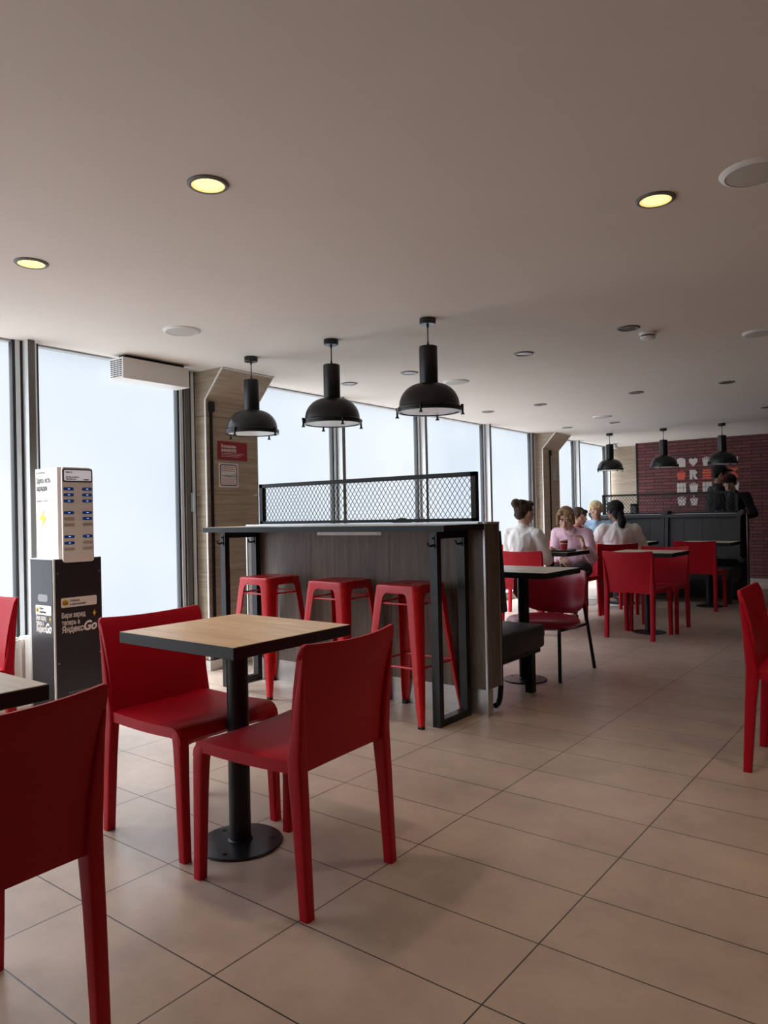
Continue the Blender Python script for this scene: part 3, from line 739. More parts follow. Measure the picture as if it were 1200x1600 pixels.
# bar table
t = thing('bar_table', 'high bar table with charcoal edge on black loop legs', 'bar table', (-3.06, 3.41, 0))
o = t.location
BTX0, BTX1, BTY0, BTY1, BTZ = -4.045, -2.088, 3.200, 3.614, 1.092
b = MB(); b.box(BTX0, BTX1, BTY0, BTY1, BTZ-.034, BTZ-.001); b.mi = 1; b.box(BTX0+.001, BTX1-.001, BTY0+.001, BTY1-.001, BTZ-.0012, BTZ)
loc(b).build('tabletop', [M['charcoal'], M['paleoak']], t, smooth=0)
for x in (-3.945, -2.215):
    b = MB(); w_ = .024
    b.box(x-w_, x+w_, 3.285, 3.325, 0, 1.056); b.box(x-w_, x+w_, 3.565, 3.605, 0, 1.056); b.box(x-w_, x+w_, 3.325, 3.565, 0, .04); b.box(x-w_, x+w_, 3.325, 3.565, 1.016, 1.056)
    lg = loc(b).build('loop_leg', M['blackgloss'], t, smooth=0)
    for y in (3.285, 3.565):
        b = MB(); b.box(x-.011, x+.011, y-.004, y, .965, 1.035); b.cyl((x, y-.004, 1.02), (x, y-.014, 1.02), .005)
        b.tube([(x, y-.003, .985), (x, y-.020, .978), (x, y-.042, .982), (x, y-.05, 1.0)], [.006, .006, .005, .006], 8)
        loc(b).build('coat_hook', M['blackgloss'], lg)

# bench at the back of the near divider
def bench(xs, yb, yf, label, sgn, endtube):
    """xs: cushion splits along x, yb: back line, yf: seat front line; sgn +1: the seat lies on the +y side"""
    t = thing('banquette_bench', label, 'bench', ((xs[0]+xs[-1])/2, (yb+yf)/2, 0)); o = t.location
    def lc(b):
        for v in b.bm.verts: v.co -= o
        return b
    for x0, x1 in zip(xs, xs[1:]):
        b = MB()
        yb0 = yb; th0, th1 = .155*sgn, .085*sgn      # thicker at the bottom than at the top
        ya, yc = (yb0, yb0)
        b2 = bmesh.new(); bmesh.ops.create_cube(b2, size=1)
        for v in b2.verts:
            top = v.co.z > 0; fr = (v.co.y > 0)
            v.co = (x0+.004 if v.co.x < 0 else x1-.004, yb0+((th1 if top else th0) if fr else 0), 1.086 if top else .52)
        bmesh.ops.bevel(b2, geom=b2.edges[:], offset=.042, segments=6, affect='EDGES')
        b.add(b2)
        bc = lc(b).build('back_cushion', M['vinyl'], t)
        n = max(2, int((x1-x0)/.2)); b = MB()
        for k in range(1, n):
            x = x0+(x1-x0)*k/n; fy = lambda z: yb0+th0+(th1-th0)*(z-.52)/.566; b.tube([(x, fy(.575), .575), (x, fy(1.035), 1.035)], .0025, 6)
        lc(b).build('stitched_seam', M['black'], bc)
        b = MB(); ya, yc = sorted((yb+.04*sgn, yf)); b.rbox(x0+.004, x1-.004, ya, yc, .275, .425, .022, 3); lc(b).build('seat_cushion', M['vinyl'], t)
    b = MB(); ya, yc = sorted((yb+.05*sgn, yf-.02*sgn)); b.box(xs[0]+.03, xs[-1]-.03, ya, yc, .245, .275); lc(b).build('seat_frame', M['black'], t, smooth=0)
    for x in [xs[0]+.06, xs[-1]-.055]:
        b = MB(); y = yf-.12*sgn; b.box(x-.025, x+.025, y-.025, y+.025, 0, .245); lc(b).build('leg', M['black'], t, smooth=0)
    if endtube:
        b = MB(); x = xs[-1]-.03; ym = yb+.055*sgn
        b.tube([(x, ym, 1.0), (x, ym, .12), (x, ym-.012*sgn, .06), (x, ym-.035*sgn, .03), (x, ym-.07*sgn, .025)], .016, 10)
        lc(b).build('back_frame', M['black'], t)
    return t
bench([-4.02, -3.05, -2.10], 3.790, 4.400, 'charcoal upholstered bench behind the near wooden divider', 1, True)
bench([-4.00, -2.994, -2.075], 10.03, 9.36, 'charcoal high-backed bench facing the room under the far mesh', -1, False)

# far divider
t = thing('room_divider', 'black far divider with mesh screen in front of the brick wall', 'divider', (-3.0, 10.1, 0)); o = t.location
b = MB(); b.box(-3.99, -2.035, 10.032, 10.155, 0, 1.078); loc(b).build('core', M['black'], t, smooth=0)
b = MB(); b.box(-3.99, -2.025, 10.026, 10.16, 1.078, 1.090); b.box(-2.037, -2.027, 10.024, 10.034, 0, 1.09); loc(b).build('edge_trim', M['alu'], t, smooth=0)
mesh_screen(t, -3.90, -2.139, 10.09, 1.092, 1.372, .043, .052, .0032)
t = thing('bar_table', 'far high bar table behind the mesh divider', 'bar table', (-3.0, 10.4, 0)); o = t.location
b = MB(); b.box(-3.96, -2.06, 10.17, 10.58, 1.05, 1.085); loc(b).build('tabletop', M['charcoal'], t, smooth=0)
for x in (-3.85, -2.2):
    b = MB(); w_ = .024; b.box(x-w_, x+w_, 10.20, 10.24, 0, 1.05); b.box(x-w_, x+w_, 10.48, 10.52, 0, 1.05); b.box(x-w_, x+w_, 10.24, 10.48, 0, .04); b.box(x-w_, x+w_, 10.24, 10.48, 1.01, 1.05); loc(b).build('loop_leg', M['black'], t, smooth=0)
t = thing('napkin_holder', 'small black holder standing behind the far mesh screen', 'napkin holder', (-3.53, 10.32, 1.086))
b = MB(); b.rbox(-.045, .045, -.05, .05, 0, .155, .008); b.build('case', M['black'], t)
b = MB(); b.box(-.03, .03, -.051, -.049, .02, .12); b.build('napkins', M['greyink'], t, smooth=0)

# ---------------------------------------------------------------- bar stools
def make_stool():
    t = thing('bar_stool', 'x', 'stool', (0, 0, 0))
    hs = .150
    b = MB()
    # pressed seat pan: rounded square with rolled edge, slightly dished
    def sq(h, r, z, n=5):
        return [(p[0], p[1], z) for p in rr(-h, h, -h, h, r, n)]
    b.rings([sq(hs, .035, .712), sq(hs, .035, .750), sq(hs-.004, .035, .757), sq(hs-.012, .032, .760), sq(hs-.03, .03, .756), sq(.028, .027, .753)], caps=False)
    b.rings([sq(.028, .027, .753), sq(.026, .025, .746)], caps=False)
    b.rings([sq(hs-.003, .034, .712), sq(hs-.004, .034, .748), sq(.028, .026, .747)], caps=False)
    seat = b.build('seat', M['redmetal'], t)
    b = MB(); b.rings([sq(.030, .028, .7545), sq(.026, .024, .7545)], caps=False); b.rings([sq(.026, .024, .746), sq(.01, .009, .745)], True); b.build('handle_slot', M['rubber'], seat)
    for sx in (1, -1):
        for sy in (1, -1):
            b = MB(); rings = []
            for z, a, w, r in ((.724, .151, .108, .034), (.708, .153, .082, .034), (.69, .155, .072, .033), (.64, .159, .067, .031), (.55, .166, .063, .028), (.3, .188, .050, .020), (.10, .2055, .036, .014), (.014, .212, .026, .010)):
                P = [(a-w, a), (a-r, a)] + [(a-r+r*math.sin(q*PI/8), a-r+r*math.cos(q*PI/8)) for q in range(1, 4)] + [(a, a-r), (a, a-w)]
                Q = [(x-.0025 if i > 2 else x, y-.0025 if i < 5 else y) for i, (x, y) in enumerate(P)]
                Q = [(a-.003, a-w), (a-.003, a-r)] + [(a-r+(r-.003)*math.sin((4-q)*PI/8), a-r+(r-.003)*math.cos((4-q)*PI/8)) for q in range(1, 4)] + [(a-r, a-.003), (a-w, a-.003)]
                rings.append([(sx*x, sy*y, z) for x, y in P+Q])
            b.rings(rings)
            # pressed rib on the lower half
            lg = b.build('leg', M['redmetal'], t)
            b = MB(); b.box(sx*.211-.014*sx-.014, sx*.211-.014*sx+.014, sy*.211-.014*sy-.014, sy*.211-.014*sy+.014, 0, .020); b.build('rubber_foot', M['rubber'], lg)
    for k in range(4):
        a = k*PI/2; c, s = math.cos(a), math.sin(a)
        f = lambda x, y, z: (c*x-s*y, s*x+c*y, z)
        b = MB(); q = .185; b.tube([f(-q+.01, q-.012, .312), f(q-.01, q-.012, .312)], .0065, 8); b.build('footrest_bar', M['redmetal'], t)
        b = MB(); q = .159; b.tube([f(-q+.01, q-.014, .655), f(q-.01, q-.014, .655)], .0055, 8); b.build('brace_bar', M['redmetal'], t)
    return t
ST = [(-2.465, 3.415, .0, 'red metal bar stool nearest the divider end, right of three'), (-2.995, 3.412, .02, 'red metal bar stool in the middle under the bar table'), (-3.625, 3.415, -.02, 'red metal bar stool nearest the wooden pillar')]
for k, (x, y, r, l) in enumerate(ST):
    if k == 0: stool = make_stool(); stool.location = (x, y, 0); stool['label'] = l; stool['group'] = 'red bar stools'
    else: dup(stool, (x, y, 0), r, l, 'red bar stools')

# ---------------------------------------------------------------- red moulded chairs (facing +y)
def make_chair():
    t = thing('dining_chair', 'x', 'chair', (0, 0, 0))
    # seat: waterfall front, gentle dish
    NX, NY = 14, 18
    def prof(v):                              # v 0..1 rear to front -> (y, z)
        if v < .80: return (-.205+.375*v/.80, .452+.006*math.sin(v/.8*PI*.9)*-1+.004*v)
        a = (v-.80)/.20*PI/2
        return (.170+.050*math.sin(a), .453-.050*(1-math.cos(a)))
    def hw(v): return .219+.006*min(1, v*1.5)
    b = MB(); top = []; bot = []
    for j in range(NY+1):
        v = j/NY; y, z = prof(v); w = hw(v)
        rowt, rowb = [], []
        for i in range(NX+1):
            u = -1+2*i/NX
            e = 1-abs(u)
            dz = -.010*(1-u*u)*(1 if v < .8 else max(0, 1-(v-.8)/.2)) - (.006*(1-e/.08)**2 if e < .08 else 0)
            rowt.append(Vector((u*w, y, z+dz)))
            th = .016+.020*abs(u)**6
            rowb.append(Vector((u*w, y-(.018 if v > .9 else 0), min(z+dz-th, .438-.018*abs(u)**6) if v > .8 else z+dz-th)))
        top.append(rowt); bot.append(rowb)
    vt = [[b.bm.verts.new(p) for p in r] for r in top]; vb = [[b.bm.verts.new(p) for p in r] for r in bot]
    for j in range(NY):
        for i in range(NX):
            b._face([vt[j][i], vt[j][i+1], vt[j+1][i+1], vt[j+1][i]]); b._face([vb[j][i], vb[j+1][i], vb[j+1][i+1], vb[j][i+1]])
    for j in range(NY):
        b._face([vt[j][0], vt[j+1][0], vb[j+1][0], vb[j][0]]); b._face([vt[j][NX], vb[j][NX], vb[j+1][NX], vt[j+1][NX]])
    for i in range(NX):
        b._face([vt[0][i], vb[0][i], vb[0][i+1], vt[0][i+1]]); b._face([vt[NY][i], vt[NY][i+1], vb[NY][i+1], vb[NY][i]])
    b.build('seat', M['red'], t, smooth=50)
    # backrest shell: leans back, bows rearward in the middle, corners rounded
    def by(z): return -.205-.020*((z-.42)/.37)-.030*max(0, (z-.5)/.29)**2
    US = [-1, -.997, -.99, -.975, -.955, -.93, -.90, -.8, -.65, -.5, -.33, -.16, 0, .16, .33, .5, .65, .8, .90, .93, .955, .975, .99, .997, 1]
    NX, NZ = len(US)-1, 22; b = MB(); fr, bk = [], []
    for j in range(NZ+1):
        q = j/NZ; rf, rb = [], []
        for i in range(NX+1):
            u = US[i]
            zt = .778+.012*u*u - (.016*(1-math.sqrt(max(0, 1-((abs(u)-.93)/.07)**2))) if abs(u) > .93 else 0)
            zb = .412-.004*u*u
            z = zb+(zt-zb)*q; w = .216+.014*q**1.5
            y = by(z) - .026*(1-u*u)*(.25+.75*q)
            th = .007+.006*(1-q)+.004*abs(u)**4
            if q > .97: th *= .6
            rf.append((u*w, y+th, z)); rb.append((u*w, y-th, z))
        fr.append(rf); bk.append(rb)
    vt = [[b.bm.verts.new(p) for p in r] for r in fr]; vb = [[b.bm.verts.new(p) for p in r] for r in bk]
    for j in range(NZ):
        for i in range(NX):
            b._face([vt[j][i], vt[j][i+1], vt[j+1][i+1], vt[j+1][i]]); b._face([vb[j][i], vb[j+1][i], vb[j+1][i+1], vb[j][i+1]])
        b._face([vt[j][0], vt[j+1][0], vb[j+1][0], vb[j][0]]); b._face([vt[j][NX], vb[j][NX], vb[j+1][NX], vt[j+1][NX]])
    for i in range(NX):
        b._face([vt[0][i], vb[0][i], vb[0][i+1], vt[0][i+1]]); b._face([vt[NZ][i], vt[NZ][i+1], vb[NZ][i+1], vb[NZ][i]])
    b.build('backrest', M['red'], t, smooth=50)
    for sx in (1, -1):
        b = MB()
        b.loft([(sx*.2105, -.238, 0, .034, .034, .006), (sx*.2105, -.231, .12, .036, .038, .007), (sx*.210, -.222, .28, .038, .044, .008), (sx*.209, -.213, .40, .040, .052, .009), (sx*.2095, -.212, .45, .040, .050, .009),
                (sx*.212, -.221, .52, .034, .040, .008), (sx*.216, -.230, .60, .026, .032, .008), (sx*.220, -.240, .67, .016, .022, .006), (sx*.224, -.250, .73, .008, .012, .003)])
        b.build('leg', M['red'], t, smooth=40)
        b = MB()
        b.loft([(sx*.2085, .213, 0, .032, .034, .006), (sx*.2085, .208, .12, .034, .037, .007), (sx*.208, .203, .28, .036, .042, .008), (sx*.207, .199, .38, .040, .050, .012), (sx*.205, .193, .415, .044, .054, .016), (sx*.203, .182, .436, .042, .048, .016), (sx*.200, .172, .447, .036, .034, .014)])
        b.build('leg', M['red'], t, smooth=40)
        # fillet rail along the side under the seat
    return t
GC = 'red moulded dining chairs'
CH = [(-1.7255, 1.708, 93, 'red plastic chair with its back to us, right of the front table'),
      (-2.272, 1.738, -90, 'red plastic chair left of the front oak table, seat facing right'),
      (-1.745, .672, 93, 'large dark red chair cut off by the lower left picture corner'),
      (-3.830, 1.470, 180, 'red chair at the left picture edge in front of the radiator'),
      (-.495, 3.710, -88, 'red plastic chair cut off by the right picture edge'),
      (-2.282, 6.735, -3, 'red chair, back to us, left of the aisle at the middle table'),
      (-2.245, 7.195, 183, 'red chair facing us, tucked under the middle table'),
      (-2.315, 8.965, 0, 'red chair, back to us, at the far bench table'),
      (-3.255, 6.545, 0, 'red chair holding the woman in the white T-shirt'),
      (-3.280, 7.625, 180, 'red chair under the person in the pink striped shirt'),
      (-3.075, 8.115, 42, 'red chair under the person with the dark ponytail'),
      (-3.760, 8.800, -90, 'red chair mostly hidden behind the pink shirt, under the person in red'),
      (-4.290, 7.860, 0, 'empty red chair by the windows beyond the woman in white')]
for k, (x, y, r, l) in enumerate(CH):
    if k == 0: chair = make_chair(); chair.location = (x, y, 0); chair.rotation_euler.z = math.radians(r); chair['label'] = l; chair['group'] = GC
    else: dup(chair, (x, y, 0), math.radians(r), l, GC)

# ---------------------------------------------------------------- pedestal tables
def make_table(topmat):
    t = thing('dining_table', 'x', 'table', (0, 0, 0))
    b = MB(); b.box(-.302, .302, -.272, .272, .722, .7595)
    bmesh.ops.bevel(b.bm, geom=b.bm.edges[:], offset=.0015, segments=1, affect='EDGES')
    b.mi = 1; b.box(-.300, .300, -.270, .270, .7592, .7605)
    b.build('tabletop', [M['charcoal'], topmat], t, smooth=0)
    b = MB(); b.cyl((0, 0, .012), (0, 0, .715), .038, n=32); b.lathe([(.044, .010), (.044, .016), (.039, .020)], n=32); b.build('column', M['black'], t)
    b = MB(); b.box(-.14, .14, -.12, .12, .714, .722); b.build('top_plate', M['black'], t, smooth=0)
    b = MB(); b.lathe([(.001, 0), (.148, 0), (.150, .003), (.146, .008), (.05, .013), (.001, .013)], n=48, caps=False); base = b.build('base', M['blackgloss'], t)
    for k in range(3):
        a = math.radians(50+120*k); b = MB(); b.cyl((.11*math.cos(a), .11*math.sin(a), .009), (.11*math.cos(a), .11*math.sin(a), .0125), .008, n=12); b.build('bolt', M['charcoal'], base)
    return t
GT = 'square pedestal tables'
tb0 = make_table(M['oak']); tb1 = make_table(M['paleoak'])
TB = [(-2.018, 1.735, 0, 'oak-topped square table with black edge, nearest to us'), (-2.030, .628, 0, 'square table cut off by the left picture edge'),
      (-2.345, 4.575, 0, 'square table just behind the near bench end'), (-2.270, 6.965, 0, 'square table between two red chairs in mid room'),
      (-2.280, 9.180, 0, 'far square table in front of the charcoal bench'), (-3.190, 6.820, 0, 'square table carrying the tray and the red cup'),
      (-3.190, 9.020, 0, 'far square table between the blond person and the ponytailed person')]
for k, (x, y, r, l) in enumerate(TB):
    if k == 0: tb0.location = (x, y, 0); tb0['label'] = l; tb0['group'] = GT
    elif k == 1: tb1.location = (x, y, 0); tb1['label'] = l; tb1['group'] = GT
    else: dup(tb1, (x, y, 0), r, l, GT)

# ---------------------------------------------------------------- upholstered chair (faces -y)
t = thing('armless_lounge_chair', 'rounded dark red upholstered chair on thin black legs', 'chair', (-2.345, 4.87, 0), math.radians(2))
b = MB(); b.lathe([(.001, .328), (.20, .328), (.235, .333), (.254, .344), (.262, .362), (.259, .380), (.243, .394), (.20, .403), (.10, .408), (.001, .409)], n=48, caps=False)
for v in b.bm.verts: v.co.y *= .98
b.build('seat', M['redvinyl'], t)
b = MB(); NU, NZ = 28, 12; fr, bk = [], []
for j in range(NZ+1):
    rf, rb = [], []
    for i in range(NU+1):
        u = -1+2*i/NU; a = u*1.15
        # flat top edge with tight corners, lower edge sweeping up to the sides
        top_ = .716+.010*u*u-.085*(1-(1-max(0, (abs(u)-.72)/.28)**2.2)**.5); low_ = .395+.150*abs(u)**3.0
        v_ = -1+2*j/NZ; z = low_+(top_-low_)*(j/NZ)
        ed = (1-v_**4)*(1-abs(u)**8)
        th = .004+.020*ed
        R_ = .308+.02*(z-.6)
        lean = .10*(z-.6)
        for row, s in ((rf, -1), (rb, 1)):
            row.append((math.sin(a)*(R_+s*th), math.cos(a)*(R_+s*th)*1.0-.015+lean, z))
    fr.append(rf); bk.append(rb)
vt = [[b.bm.verts.new(p) for p in r] for r in fr]; vb = [[b.bm.verts.new(p) for p in r] for r in bk]
for j in range(NZ):
    for i in range(NU):
        b._face([vt[j][i], vt[j][i+1], vt[j+1][i+1], vt[j+1][i]]); b._face([vb[j][i], vb[j+1][i], vb[j+1][i+1], vb[j][i+1]])
    b._face([vt[j][0], vt[j+1][0], vb[j+1][0], vb[j][0]]); b._face([vt[j][NU], vb[j][NU], vb[j+1][NU], vt[j+1][NU]])
for i in range(NU):
    b._face([vt[0][i], vb[0][i], vb[0][i+1], vt[0][i+1]]); b._face([vt[NZ][i], vt[NZ][i+1], vb[NZ][i+1], vb[NZ][i]])
b.build('backrest', M['redvinyl'], t, smooth=60)
for sx in (1, -1):
    b = MB(); b.tube([(sx*.235, -.275, 0), (sx*.215, -.225, .325), (sx*.20, -.18, .338)], .0125, 10); b.build('leg', M['black'], t)
    b = MB(); b.tube([(sx*.265, .30, 0), (sx*.242, .235, .335), (sx*.238, .225, .375), (sx*.228, .222, .445), (sx*.20, .243, .525)], .0125, 10); b.build('leg', M['black'], t)
    b = MB(); b.tube([(sx*.205, -.19, .336), (sx*.242, .235, .330)], .011, 8); b.build('side_rail', M['black'], t)

# ---------------------------------------------------------------- brick wall pictograms
def picto(kind, cx, cz, w, h, m, label):
    Y = YB-.002
    b = MB()
    def pr(P): b.prism([(cx+p[0]*w, Y, cz+p[1]*h) for p in P], (0, -.004, 0))
    def quad(x0, x1, z0, z1): pr([(x0, z0), (x1, z0), (x1, z1), (x0, z1)])
    if kind == 'bread':
        pr([(-.5, -.5), (.5, -.5), (.5, .2)] + [(.5*math.cos(a), .2+.3*math.sin(a)) for a in [k*PI/10 for k in range(1, 10)]] + [(-.5, .2), (-.42, .05)])
    elif kind == 'heart':
        P = []
        for k in range(40):
            a = 2*PI*k/40; P.append((16*math.sin(a)**3/33, (13*math.cos(a)-5*math.cos(2*a)-2*math.cos(3*a)-math.cos(4*a))/30))
        pr(P)
    elif kind == 'bucket':
        pr([(-.36, -.5), (.36, -.5), (.48, .22), (-.48, .22)])
        for k, hh in enumerate((.36, .44, .5, .42, .36)): x = -.40+.2*k; quad(x-.07, x+.07, .25, hh)
    elif kind == 'drink':
        pr([(-.30, -.5), (.30, -.5), (.42, .18), (-.42, .18)]); quad(-.46, .46, .20, .28); pr([(-.06, .30), (.04, .30), (.0, .56), (-.10, .56)])
    elif kind == 'letter_r':
        pr([(-.42, -.5), (-.12, -.5), (-.12, .5), (-.42, .5)])
        pr([(-.10, .5), (.15, .5), (.38, .34), (.40, .12), (.22, -.02), (-.10, -.02)])
        pr([(-.06, -.04), (.18, -.04), (.48, -.5), (.14, -.5), (-.08, -.14)])
    elif kind == 'grid':
        for i in range(3):
            for j in range(2): quad(-.5+i*.345, -.5+i*.345+.31, -.5+j*.52, -.5+j*.52+.48)
    elif kind == 'star':
        P = []
        for k in range(12): a = 2*PI*k/12; q = .5 if k % 2 == 0 else .28; P.append((q*math.sin(a), q*math.cos(a)))
        pr(P)
    elif kind == 'wings':
        pr([(-.5, .5), (.5, .5), (.05, .12)]); pr([(-.35, .10), (.10, .08), (.45, -.5), (-.05, -.5)])
    elif kind == 'stack':
        quad(-.45, .45, .32, .5); quad(-.5, .5, .02, .26); quad(-.45, .45, -.26, -.04); quad(-.5, .5, -.5, -.32)
    tag(b.build('wall_pictogram', m, None, smooth=0), label, 'wall decoration', 'printed pictograms on the brick wall')
cx_ = [-3.478, -3.288, -3.083, -2.883, -2.680]; rz_ = [1.912, 1.705, 1.500, 1.285]
w_, h_ = .140, .150
ow, orr = M['offwhite'], M['orange']
P_ = [('bread', 0, 0, ow, 'white bread-shaped pictogram beside the far middle pendant'), ('heart', 1, 0, ow, 'white heart pictogram in the top row on brick'), ('bucket', 2, 0, ow, 'white bucket pictogram right of the heart'), ('letter_r', 3, 0, ow, 'white pictogram hidden behind the right far pendant'), ('drink', 4, 0, ow, 'white cup pictogram with straw at top right'),
      ('bucket', 0, 1, orr, 'orange bucket pictogram at the left of the second row'), ('letter_r', 1, 1, ow, 'white letter R on the brick wall'), ('stack', 2, 1, orr, 'orange pictogram directly left of the capped worker'), ('bucket', 3, 1, ow, 'white pictogram behind the face of the capped worker'), ('wings', 4, 1, orr, 'orange angular pictogram right of the two workers'),
      ('grid', 0, 2, ow, 'white gridded square pictogram above the far mesh'), ('bucket', 1, 2, ow, 'white bucket pictogram below the letter R'), ('grid', 2, 2, ow, 'white pictogram at the shoulder of the capped worker'), ('star', 3, 2, orr, 'orange flower pictogram between the two workers'), ('bucket', 4, 2, ow, 'white bucket pictogram right of the second worker'),
      ('bucket', 0, 3, ow, 'white bucket pictogram seen through the mesh, leftmost'), ('drink', 1, 3, ow, 'white cup pictogram with straw seen through the mesh')]
for kd, i, j, m, l in P_: picto(kd, cx_[i], rz_[j], w_, h_, m, l)

# ---------------------------------------------------------------- tray, cup, box
t = thing('serving_tray', 'grey serving tray on the table before the pink shirt', 'tray', (-3.12, 6.76, .7606), math.radians(8))
b = MB(); b.rings([[(p[0], p[1], z) for p in rr(-hx, hx, -hy, hy, .03)] for hx, hy, z in ((.185, .135, 0), (.20, .15, .016), (.205, .155, .018), (.196, .146, .016), (.182, .132, .004))], caps=False)
b.poly([(p[0], p[1], .0) for p in rr(-.185, .185, -.135, .135, .03)]); b.poly([(p[0], p[1], .004) for p in rr(-.182, .182, -.132, .132, .03)])
b.build('pan', M['tray'], t)
b = MB(); b.poly([(-.16, -.11, .0055), (.15, -.12, .007), (.165, .11, .006), (-.15, .12, .008)]); b.build('tray_liner', M['paper'], t)
t = thing('paper_cup', 'red paper cup with white band standing on the grey tray', 'cup', (-3.055, 6.855, .7695))
b = MB(); b.lathe([(.001, 0), (.029, 0), (.040, .100), (.041, .101), (.039, .101), (.029, .004)], n=32, caps=False); b.build('cup_body', M['cupred'], t)
b = MB(); b.lathe([(.0395, .092), (.0415, .096), (.0415, .104), (.037, .106)], n=32); b.build('rim', M['whitetrim'], t)
b = MB(); b.lathe([(.0362, .060), (.0375, .068)], n=32, caps=False); b.build('printed_band', M['kwhite'], t)
t = thing('food_box', 'small red and white food box at the left end of the tray', 'food box', (-3.30, 6.86, .7606), .4)
b = MB(); b.loft([(0, 0, 0, .09, .08, .006), (0, 0, .045, .11, .10, .006)]); b.build('tray_base', M['cupred'], t)
b = MB(); b.loft([(0, 0, .046, .11, .10, .006), (0, 0, .062, .10, .09, .01)]); b.build('lid', M['cupred'], t)
b = MB(); b.box(-.045, .045, -.0535, -.0505, .014, .032); b.build('printed_band', M['kwhite'], t)
t = thing('crumpled_wrapper', 'crumpled white wrapper on the grey tray', 'wrapper', (-3.20, 6.72, .768))
b = MB(); b.ell((0, 0, .018), (.05, .04, .018))
for v in b.bm.verts: v.co += Vector(v.co-Vector((0, 0, .018))).normalized()*.010*mnoise.noise(v.co*40)
b.build('sheet', M['paper'], t, smooth=15)

# ================================================================== PEOPLE
def solidify(b, voxel, smooth_it=3):
    """fuse overlapping closed shapes into one continuous surface"""
    me = bpy.data.meshes.new('tmp'); b.bm.to_mesh(me); b.bm.free()
    o = bpy.data.objects.new('tmp', me); COL.objects.link(o)
    m = o.modifiers.new('r', 'REMESH'); m.mode = 'VOXEL'; m.voxel_size = voxel
    if smooth_it: s = o.modifiers.new('s', 'SMOOTH'); s.factor = .5; s.iterations = smooth_it
    dg = bpy.context.evaluated_depsgraph_get(); dg.update()
    r = bpy.data.meshes.new_from_object(o.evaluated_get(dg))
    bpy.data.objects.remove(o); bpy.data.meshes.remove(me)
    return r
def finish(me, name, m, parent, wrinkle=0, wscale=9, stretch=(1, 1, 1)):
    if wrinkle:
        me.update(); vs = me.vertices; N = [v.normal.copy() for v in vs]
        for v, n in zip(vs, N):
            p = Vector((v.co.x*stretch[0], v.co.y*stretch[1], v.co.z*stretch[2]))
            q = mnoise.noise(p*wscale+Vector((3.1, 1.7, .4))) + .5*mnoise.noise(p*wscale*2.3)
            v.co += n*wrinkle*(1-abs(q)*2.2)
    me.materials.clear(); me.materials.append(m)
    for p in me.polygons: p.use_smooth = True
    me.name = name
    o = bpy.data.objects.new(name, me); COL.objects.link(o); o.parent = parent
    return o
SK = {'pale': mat('skin_pale', (.55, .33, .25), .5, var=.06, vscale=30), 'mid': mat('skin_mid', (.42, .23, .16), .5, var=.06, vscale=30), 'tan': mat('skin_tan', (.25, .13, .085), .5, var=.06, vscale=30)}
M['lip'] = mat('lip', (.36, .12, .10), .45); M['eyew'] = mat('eye_white', (.7, .68, .66), .3); M['iris'] = mat('iris_dark', (.03, .025, .02), .2)
def hmat(n, c): return mat(n, c, .62, spec=.22, var=.35, vscale=40, stretch=(1, 1, .15), bump=.5, bscale=120)
HAIR = {'brown': hmat('brown_hair', (.045, .026, .016)), 'black': hmat('black_hair', (.008, .007, .007)), 'blond': hmat('blond_hair', (.62, .50, .29)), 'darkblond': hmat('dark_blond_hair', (.26, .17, .085))}
def lerp(a, b_, t_): return Vector(a)*(1-t_)+Vector(b_)*t_
def hand(b, wrist, d, n, side, curl):
    """palm and five fingers: d points along the hand, n out of the back of the hand"""
    d = Vector(d).normalized(); n = Vector(n); n = (n-d*n.dot(d)).normalized(); x = d.cross(n)*side   # x towards the thumb
    w = Vector(wrist)
    for k in range(4):
        f = -.030+.020*k
        b.cap(w+d*.012+x*f*.6, w+d*.085+x*f, .0125, .0105)
    for k, (f, L) in enumerate(((-.030, .062), (-.010, .074), (.010, .080), (.030, .072))):
        p = w+d*.088+x*f; a = curl*(.9+.12*(3-k))
        for s_, (l, r) in enumerate(((.46, .0092), (.31, .0082), (.23, .0072))):
            dd = d*math.cos(a)-n*math.sin(a); q = p+dd*L*l
            b.cap(p, q, r, r*.92); p = q; a += curl*.9
    p = w+d*.028+x*.030; q = p+(d*.65+x*.6-n*.35).normalized()*.040; b.cap(p, q, .0115, .010)
    r_ = q+(d*.85+x*.15-n*.5).normalized()*.032; b.cap(q, r_, .0095, .008)
